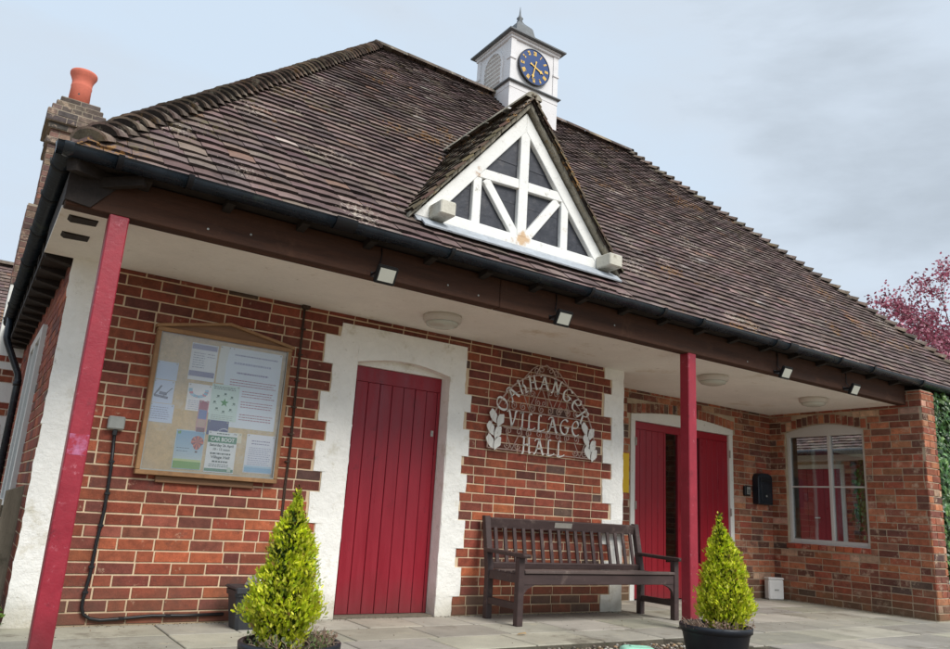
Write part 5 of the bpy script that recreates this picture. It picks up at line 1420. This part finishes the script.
# ------------------------------------------------------------------ small things on the wall
jb = empty('junction_box', (.80, 0, 1.21), 'grey plastic junction box on the brick wall behind the left post', 'junction box')
bm = BM(); box(bm, .748, .848, -.055, -.005, 1.205, 1.29, bev=.008); child('casing', bm, M['grey_plastic'], jb)
bm = BM(); box(bm, .785, .812, -.045, -.015, 1.165, 1.2045, bev=.004); child('gland', bm, M['black'], jb)
cp_ = [(.80, -.03, 1.168), (.815, -.02, .95), (.818, -.02, .7), (.805, -.02, .5), (.80, -.02, .3), (.785, -.022, .17), (.785, -.022, .11), (.80, -.022, .07), (.84, -.022, .045), (.90, -.022, .035), (1.0, -.022, .04), (1.2, -.022, .055), (1.4, -.022, .052), (1.66, -.022, .056)]
bm = BM(); tube(bm, cp_, .0105, 8); child('cable', bm, M['black'], jb, True)
for (x, z) in ((.812, 1.0), (.818, .8), (.812, .6), (.80, .35), (.79, .2), (1.02, .043), (1.3, .053)): bm = BM(); box(bm, x - .016, x + .016, -.034, -.004, z - .008, z + .008, bev=.002); child('clip', bm, M['black'], jb)
wp = [(1.975, -.012, 2.28), (1.978, -.014, 2.0), (1.982, -.012, 1.6), (1.99, -.014, 1.2), (1.985, -.012, .95), (1.99, -.012, .5), (1.98, -.012, .06)]
bm = BM(); tube(bm, wp, .006, 6); tube(bm, [(p[0] + .010, p[1], p[2]) for p in wp], .0035, 6)
for z in (2.26, 2.1, 1.9, 1.7, 1.5, 1.3, 1.1): box(bm, 1.965, 2.005, -.022, -.004, z - .005, z + .005)
box(bm, 1.955, 2.015, -.04, -.005, 2.262, 2.284)
tag(obj('wall_cable', bm, M['bark']), 'thin dark cable clipped straight down the bricks beside the notice board', 'cable')

lb = empty('letter_box', (8.45, RY, 1.12), 'dark navy wall letter box with rounded top in the porch corner', 'letter box')
bm = BM(); prism(bm, [(8.315, 1.125), (8.60, 1.125), (8.60, 1.46), (8.575, 1.495), (8.52, 1.51), (8.395, 1.51), (8.34, 1.495), (8.315, 1.46)], RY - .10, RY - .007, bev=.008); child('body', bm, M['black_plastic'], lb)
bm = BM(); box(bm, 8.35, 8.565, RY - .112, RY - .101, 1.40, 1.45, bev=.004); child('flap', bm, M['black'], lb)
bm = BM(); box(bm, 8.36, 8.555, RY - .107, RY - .101, 1.17, 1.375, bev=.003); child('front_panel', bm, M['black_plastic'], lb)
bm = BM(); tube(bm, [(8.457, RY - .107, 1.23), (8.457, RY - .114, 1.23)], .013, 12); child('lock', bm, M['brass'], lb)
ks = empty('key_safe', (8.17, RY, 1.215), 'small black and grey keypad on the bricks left of the letter box', 'keypad')
bm = BM(); box(bm, 8.125, 8.235, RY - .045, RY - .006, 1.215, 1.335, bev=.008); child('body', bm, M['black'], ks)
bm = BM(); box(bm, 8.155, 8.225, RY - .050, RY - .0455, 1.235, 1.325, bev=.003); child('face', bm, M['grey_plastic'], ks)
for i in range(3):
    for j in range(3): bm = BM(); box(bm, 8.168 + i * .018, 8.178 + i * .018, RY - .053, RY - .0503, 1.245 + j * .018, 1.255 + j * .018); child('key', bm, M['black'], ks)
bm = BM(); box(bm, 5.93, 6.145, RY - .016, RY - .007, 1.125, 1.555, bev=.002)
tag(obj('notice_plate', bm, M['yellow']), 'bright yellow notice plate on the porch wall left of the double door', 'sign')
wb = empty('white_container', (8.50, .56, 0), 'white plastic container on the paving in the porch corner', 'container')
T = Matrix.Translation((8.53, .56, .0)) @ Matrix.Rotation(math.radians(-20), 4, 'Z')
bm = BM(); box(bm, -.105, .105, -.05, .05, .001, .235, bev=.014, m=T); child('body', bm, M['white_plastic'], wb)
bm = BM(); box(bm, -.108, .108, -.053, .053, .235, .26, bev=.008, m=T); child('lid', bm, M['white_plastic'], wb)
bm = BM(); box(bm, -.03, .03, -.054, -.050, .11, .125, m=T); child('label_strip', bm, M['grey_plastic'], wb)

# bin
bi = empty('bin', (1.74, -.17, 0), 'small dark grey plastic bin behind the left conifer', 'bin')
bm = BM(); t = bmesh.new()
rg = []
for z, a, b in ((.0, .085, .075), (.02, .088, .078), (.205, .108, .098), (.206, .118, .108), (.24, .120, .11)):
    rg.append([t.verts.new((1.745 + sx_ * a * 1.06, -.25 + sy_ * b * 1.06, z)) for sx_, sy_ in ((-1, -.8), (-.8, -1), (.8, -1), (1, -.8), (1, .8), (.8, 1), (-.8, 1), (-1, .8))])
for a, b in zip(rg, rg[1:]):
    for k in range(8): t.faces.new((a[k], a[(k + 1) % 8], b[(k + 1) % 8], b[k]))
t.faces.new(rg[0][::-1])
merge(bm, t); child('body', bm, M['bin_plastic'], bi)
bm = BM(); box(bm, 1.615, 1.875, -.372, -.128, .241, .262, bev=.008); box(bm, 1.62, 1.69, -.376, -.34, .222, .262, bev=.005); child('lid', bm, M['bin_plastic'], bi)
bm = BM()
t = bmesh.new(); bmesh.ops.create_icosphere(t, subdivisions=3, radius=1)
for v in t.verts:
    k_ = 1 + .25 * noise.noise(v.co * 2.2) + .12 * noise.noise(v.co * 6); v.co = V((v.co.x * .095 * k_, v.co.y * .085 * k_, max(-.35, v.co.z) * .055 * k_))
merge(bm, t, Matrix.Translation((1.815, -.25, .285)))
tag(obj('plastic_bag', bm, M['bag'], smooth=False), 'crumpled clear plastic bag on top of the small bin', 'plastic bag')

# mint green lid at the gravel edge
bx = empty('storage_tub', (3.66, -1.86, -.05), 'pale mint green rounded plastic tub upside down on the gravel', 'tub')
bm = BM(); T = Matrix.Translation((3.67, -1.88, -.05)) @ Matrix.Rotation(math.radians(-28), 4, 'Z')
t = bmesh.new(); prof = [(.115, .078, 0), (.112, .075, .09), (.104, .068, .118), (.085, .05, .128)]
rg = [[t.verts.new((a * math.copysign(abs(math.cos(2 * PI * k / 32)) ** .5, math.cos(2 * PI * k / 32)), b * math.copysign(abs(math.sin(2 * PI * k / 32)) ** .5, math.sin(2 * PI * k / 32)), z)) for k in range(32)] for a, b, z in prof]
for a, b in zip(rg, rg[1:]):
    for k in range(32): f = t.faces.new((a[k], a[(k + 1) % 32], b[(k + 1) % 32], b[k])); f.smooth = True
t.faces.new(rg[-1]); merge(bm, t, T); child('body', bm, M['mint'], bx)
bm = BM(); box(bm, -.05, .05, -.02, .02, .128, .133, bev=.002, m=T); child('top_recess', bm, M['mint'], bx)

# dead leaf on the paving
bm = BM(); c = V((3.50, -.93, .006))
vs = [bm.verts.new(c + V(p)) for p in ((-.045, 0, 0), (-.01, .018, .006), (.04, .008, .012), (.035, -.012, .004), (0, -.02, .008))]; paint(bm, [bm.faces.new(vs)], (196, 164, 116))
tag(obj('fallen_leaf', bm, M['leaf']), 'single dry tan leaf lying on the paving before the bench', 'leaf')

# grit and blown debris lying along the foot of the walls
bm = BM(); rr = random.Random(77)
for _ in range(900):
    r_ = rr.random()
    if r_ < .45: x, y = rr.uniform(.6, 5.4), -abs(rr.gauss(0, .035)) - .012
    elif r_ < .7: x, y = 8.70 - abs(rr.gauss(0, .04)), rr.uniform(-1.2, .66)
    elif r_ < .8: x, y = rr.uniform(5.45, 8.7), .67 - abs(rr.gauss(0, .03))
    else: x, y = rr.uniform(.4, 8), rr.uniform(-1.2, .0)
    s_ = rr.uniform(.0015, .005); g = rr.uniform(.5, 1)
    pebble(bm, (x, y, .003), s_, s_ * .8, s_ * .5, rr.choice([(120 * g, 104 * g, 84 * g), (80 * g, 70 * g, 58 * g), (150 * g, 110 * g, 80 * g)]))
tag(obj('grit', bm, M['pebble']), 'fine grit and crumbs of mortar scattered on the paving along the walls', kind='stuff')

# ------------------------------------------------------------------ fence at the left corner
fn = empty('fence', (.0, .27, 0), 'weathered grey wooden boards fencing the gap left of the white quoin', 'fence')
for k, (xa, xb, zt, sl_) in enumerate(((.272, .368, .80, .02), (.165, .262, .735, -.01), (.055, .155, .75, .0), (-.055, .045, .77, .01), (-.165, -.065, .74, .0), (-.275, -.175, .76, .0), (-.385, -.285, .75, .0))):
    bm = BM(); prism(bm, [(xa, -.045), (xb, -.045), (xb + .004, zt + sl_), (xa + .004, zt - sl_)], .25 + .006 * (k % 2), .27 + .006 * (k % 2), bev=.003); child('board', bm, M['weathered'], fn)
for z in (.15, .62): bm = BM(); box(bm, -.39, .37, .278, .31, z, z + .07, bev=.003); child('rail', bm, M['weathered'], fn)
# weeds at the foot
bm = BM(); rr = random.Random(2)
for _ in range(420):
    p = V((.33 + rr.gauss(0, .05), -.05 + rr.gauss(0, .06), -.04 + rr.uniform(0, .16))); d = V((rr.gauss(0, .6), rr.gauss(0, .6), rr.uniform(.2, 1))).normalized(); s = d.cross(V((rr.random(), .3, rr.random()))).normalized(); l = rr.uniform(.015, .035)
    if p.x > .36: continue
    f = bm.faces.new([bm.verts.new(p), bm.verts.new(p + d * l * .5 + s * l * .3), bm.verts.new(p + d * l), bm.verts.new(p + d * l * .5 - s * l * .3)]); paint(bm, [f], rr.choice([(86, 120, 48), (66, 100, 40), (110, 140, 60)]))
tag(obj('weeds', bm, M['leaf']), 'small tuft of green weeds at the foot of the white quoin', 'plant')

# ------------------------------------------------------------------ ivy on the right
iv = empty('ivy', (9.9, -1.15, 0), 'dense dark green ivy climbing the wall right of the brick pier', 'ivy')
bm = BM(); rr = random.Random(21)
def ivy_leaf(bm, p, n, s, col):
    n = n.normalized(); dn = (V((0, 0, -1)) + V((rr.gauss(0, .3), rr.gauss(0, .1), 0))); dn = (dn - n * dn.dot(n)).normalized(); sd_ = n.cross(dn)
    sh_ = [(0, -.45), (.42, -.35), (.30, .0), (.5, .25), (.18, .35), (0, .75), (-.18, .35), (-.5, .25), (-.30, .0), (-.42, -.35)]
    c = bm.verts.new(p + n * s * .12); vs = [bm.verts.new(p + sd_ * (u * s) + dn * (v * s)) for u, v in sh_]
    fs = [bm.faces.new((c, vs[k], vs[(k + 1) % 10])) for k in range(10)]; paint(bm, fs, col)
for _ in range(5200):
    x = 9.03 + rr.random() ** 1.2 * 1.9; z = rr.uniform(-.02, 2.46)
    dpt = .09 + .07 * noise.noise(V((x * 3, z * 3, 0))) + .05 * noise.noise(V((x * 9, z * 9, 4)))
    y = -1.12 - dpt * rr.uniform(.2, 1.1)
    if x < 9.08 and rr.random() < .5: continue
    sft = rr.uniform(.05, .09); g = rr.uniform(.6, 1.3)
    ivy_leaf(bm, V((x, y, z)), V((rr.gauss(-.15, .45), -1, rr.gauss(.35, .4))), sft, tuple(min(255, v * g) for v in rr.choice([(60, 98, 48), (50, 86, 44), (76, 112, 56), (98, 128, 66)])))
child('leaves', bm, M['ivy_leaf'], iv)
bm = BM()
for k in range(9):
    pts = [V((9.05 + k * .2, -1.115, 0))]
    for q in range(12): pts.append(pts[-1] + V((rr.gauss(0, .04), 0, .2)))
    tube(bm, pts, .009, 5, r1=.003)
child('stems', bm, M['bark'], iv)

# ------------------------------------------------------------------ building added beyond the hall to supply the image in the porch window
ob = empty('added_outbuilding', (15, 2.5, 0), 'low brick building with a red door and tiled roof, added to stand in for the image in the porch window glass', 'added_outbuilding')
bm = BM(); bricks(bm, (14, 2.78, 0), (0, -1, 0), (-1, 0, 0), 3.8, .003, 2.25, None, OLD); wl = child('wall', bm, M['old_brick'], ob)
bm = BM(); bricks(bm, (14, 6.4, 0), (0, -1, 0), (-1, 0, 0), .6, .003, 2.25, None, OLD); child('wall', bm, M['old_brick'], ob)
bm = BM(); box(bm, 14, 14.2, -1.0, 2.78, -.05, 2.3); box(bm, 14, 14.2, 5.8, 6.4, -.05, 2.3); box(bm, 14, 14.2, 2.78, 5.8, 2.12, 2.3); box(bm, 14.2, 17, -1, -.8, -.05, 2.3); box(bm, 14.2, 17, 5.8, 6, -.05, 2.3); box(bm, 16.8, 17, -.8, 5.8, -.05, 2.3)
child('backing', bm, M['old_mortar'], wl)
bm = BM(); box(bm, 13.97, 14.05, 2.78, 2.86, 0, 2.12, bev=.004); box(bm, 13.97, 14.05, 5.72, 5.8, 0, 2.12, bev=.004); box(bm, 13.975, 14.05, 2.86, 5.72, 2.04, 2.12); child('door_frame', bm, M['white_paint'], ob)
bm = BM()
for k in range(16): box(bm, 14.0, 14.04, 2.863 + k * .1785, 2.863 + (k + 1) * .1785 - .006, .01, 2.035, bev=.004)
d_ = child('door', bm, M['red_leaf'], ob)
bm = BM(); tube(bm, [(13.95, 3.30, 1.1), (13.95, 3.40, 1.1)], .012); tube(bm, [(14.0, 3.40, 1.1), (13.95, 3.40, 1.1)], .01); child('handle', bm, M['white_plastic'], d_)
bm = BM(); box(bm, 13.75, 14.0, -1.2, 6.6, 2.18, 2.30, bev=.004); child('fascia', bm, M['white_paint'], ob)
bm = BM(); tile_slope(bm, (13.45, 6.7, 2.32), (13.45, -1.3, 2.32), (15.5, 6.7, 3.9), (15.5, -1.3, 3.9)); tile_slope(bm, (17.5, -1.3, 2.32), (17.5, 6.7, 2.32), (15.5, -1.3, 3.9), (15.5, 6.7, 3.9))
poly(bm, [(13.45, 6.3, 2.30), (13.45, -1.3, 2.30), (15.5, -1.3, 3.88), (15.5, 6.3, 3.88)], (60, 50, 46)); poly(bm, [(17.5, 6.3, 2.30), (17.5, -1.3, 2.30), (15.5, -1.3, 3.88), (15.5, 6.3, 3.88)], (60, 50, 46))
child('roof', bm, M['tile'], ob)
bm = BM(); tube(bm, [(13.42, -1.3, 2.30), (13.42, 6.3, 2.30)], .055, 10); child('gutter', bm, M['gutter'], ob)

iv2 = empty('ivy', (13.9, 2.2, 0), 'green ivy added to stand in for a reflection at the right edge of the porch window', 'ivy')  # leaves added behind the window in place of reflected greenery
bm = BM(); rr = random.Random(8)
for _ in range(900):
    z = rr.uniform(0, 2.3); y = 2.28 + .25 * noise.noise(V((0, 3, z * 2))) + rr.gauss(0, .10)
    nl = V((-1, rr.gauss(0, .4), rr.gauss(.3, .4))).normalized(); p = V((13.95 - rr.uniform(0, .12), y, z)); dn = (V((0, 0, -1)) - nl * (-nl.z)).normalized(); sd_ = nl.cross(dn); sz = rr.uniform(.05, .08)
    f = bm.faces.new([bm.verts.new(p + sd_ * u * sz + dn * v_ * sz) for u, v_ in ((0, -.5), (.45, -.2), (.35, .3), (0, .8), (-.35, .3), (-.45, -.2))])
    g = rr.uniform(.7, 1.3); paint(bm, [f], tuple(min(255, v_ * g) for v_ in (84, 122, 54)))
child('leaves', bm, M['ivy_leaf'], iv2)

# ------------------------------------------------------------------ neighbouring house far left
nh = empty('house', (-3, 11.5, 0), 'neighbouring house with brown tiled roof at the far left edge behind the hall', 'house')
bm = BM(); box(bm, -7, .25, 9.3, 13.7, -.05, 2.2); prism(bm, [(9.3, 2.2), (13.7, 2.2), (11.5, 4.7)], -7, .25, axis='x'); child('wall', bm, M['render_wall'], nh)
bm = BM(); tile_slope(bm, (-7.3, 9.0, 2.15), (.35, 9.0, 2.15), (-7.3, 11.5, 4.95), (.35, 11.5, 4.95)); tile_slope(bm, (.35, 14.0, 2.15), (-7.3, 14.0, 2.15), (.35, 11.5, 4.95), (-7.3, 11.5, 4.95))
poly(bm, [(-7.3, 9, 2.13), (.35, 9, 2.13), (.35, 11.5, 4.93), (-7.3, 11.5, 4.93)], (60, 50, 46)); poly(bm, [(-7.3, 14, 2.13), (.35, 14, 2.13), (.35, 11.5, 4.93), (-7.3, 11.5, 4.93)], (60, 50, 46))
rf = child('roof', bm, M['tile'], nh)
bm = BM(); bonnets(bm, (-7.3, 11.5, 5.0), (.35, 11.5, 5.0), step=.45, r=.11, ridge=True); child('ridge_tiles', bm, M['bonnet'], rf)

# ------------------------------------------------------------------ crimson tree behind the right end of the roof
def tree(bx, by_, h, seed, lab, cols, crown_z, rad, nleaf, lsz):
    rr = random.Random(seed); o = empty('tree', (bx, by_, -.05), lab, 'tree')
    bmw = BM(); tips = []
    def grow(p, d, ln, r, depth):
        pts = [p]; q = p
        for k in range(4):
            d = (d + V((rr.gauss(0, .10), rr.gauss(0, .10), rr.gauss(.03, .06)))).normalized(); q = q + d * ln / 4; pts.append(q)
            if depth >= 3: tips.append((q.copy(), d.copy(), depth))
        tube(bmw, pts, r, 6 if depth > 1 else 10, r1=r * .55, cap=False)
        if depth >= 6: return
        nb_ = 3 if depth < 4 else rr.choice([2, 3])
        for k in range(nb_):
            a = rr.uniform(0, 2 * PI); sp = rr.uniform(.35, .75)
            s1 = d.cross(V((0, 0, 1)) if abs(d.z) < .9 else V((1, 0, 0))).normalized(); s2 = d.cross(s1)
            nd = (d * math.cos(sp) + (s1 * math.cos(a) + s2 * math.sin(a)) * math.sin(sp)).normalized()
            if nd.z < -.1: nd.z = abs(nd.z) * .3
            grow(pts[rr.choice([2, 3, 4])] if k else q, nd, ln * rr.uniform(.66, .86), r * .55, depth + 1)
    grow(V((bx, by_, -.05)), V((0, 0, 1)), h * .27, .17, 0)
    child('trunk', bmw, M['bark'], o, True)
    bm = BM()
    for k in range(nleaf):
        p, d, dep = rr.choice(tips)
        p = p + V((rr.gauss(0, .09), rr.gauss(0, .09), rr.gauss(0, .09)))
        n = V((rr.gauss(0, 1), rr.gauss(0, 1), rr.gauss(0, 1))).normalized(); s = n.cross(V((rr.random(), rr.random(), rr.random()))).normalized(); l = lsz * rr.uniform(.6, 1.3)
        f = bm.faces.new([bm.verts.new(p), bm.verts.new(p + n * l * .5 + s * l * .33), bm.verts.new(p + n * l), bm.verts.new(p + n * l * .5 - s * l * .33)])
        g = rr.uniform(.7, 1.2); paint(bm, [f], tuple(min(255, v * g) for v in rr.choice(cols)))
    child('crown', bm, M['leaf'], o)
    return o
PC = [(190, 108, 130), (166, 84, 106), (206, 140, 156), (140, 66, 84), (214, 164, 174)]
tree(22.7, 4.4, 8.6, 5, 'crimson leaved tree behind the right end of the hall roof', PC, 5, 3.4, 26000, .085)

# ------------------------------------------------------------------ render settings
scene.render.engine = 'CYCLES'
scene.render.resolution_x = 1024; scene.render.resolution_y = 700; scene.render.resolution_percentage = 100
scene.view_settings.view_transform = 'Standard'; scene.view_settings.look = 'None'
scene.view_settings.exposure = 0; scene.view_settings.gamma = 1
scene.cycles.max_bounces = 8; scene.cycles.transparent_max_bounces = 12
scene.cycles.use_denoising = True
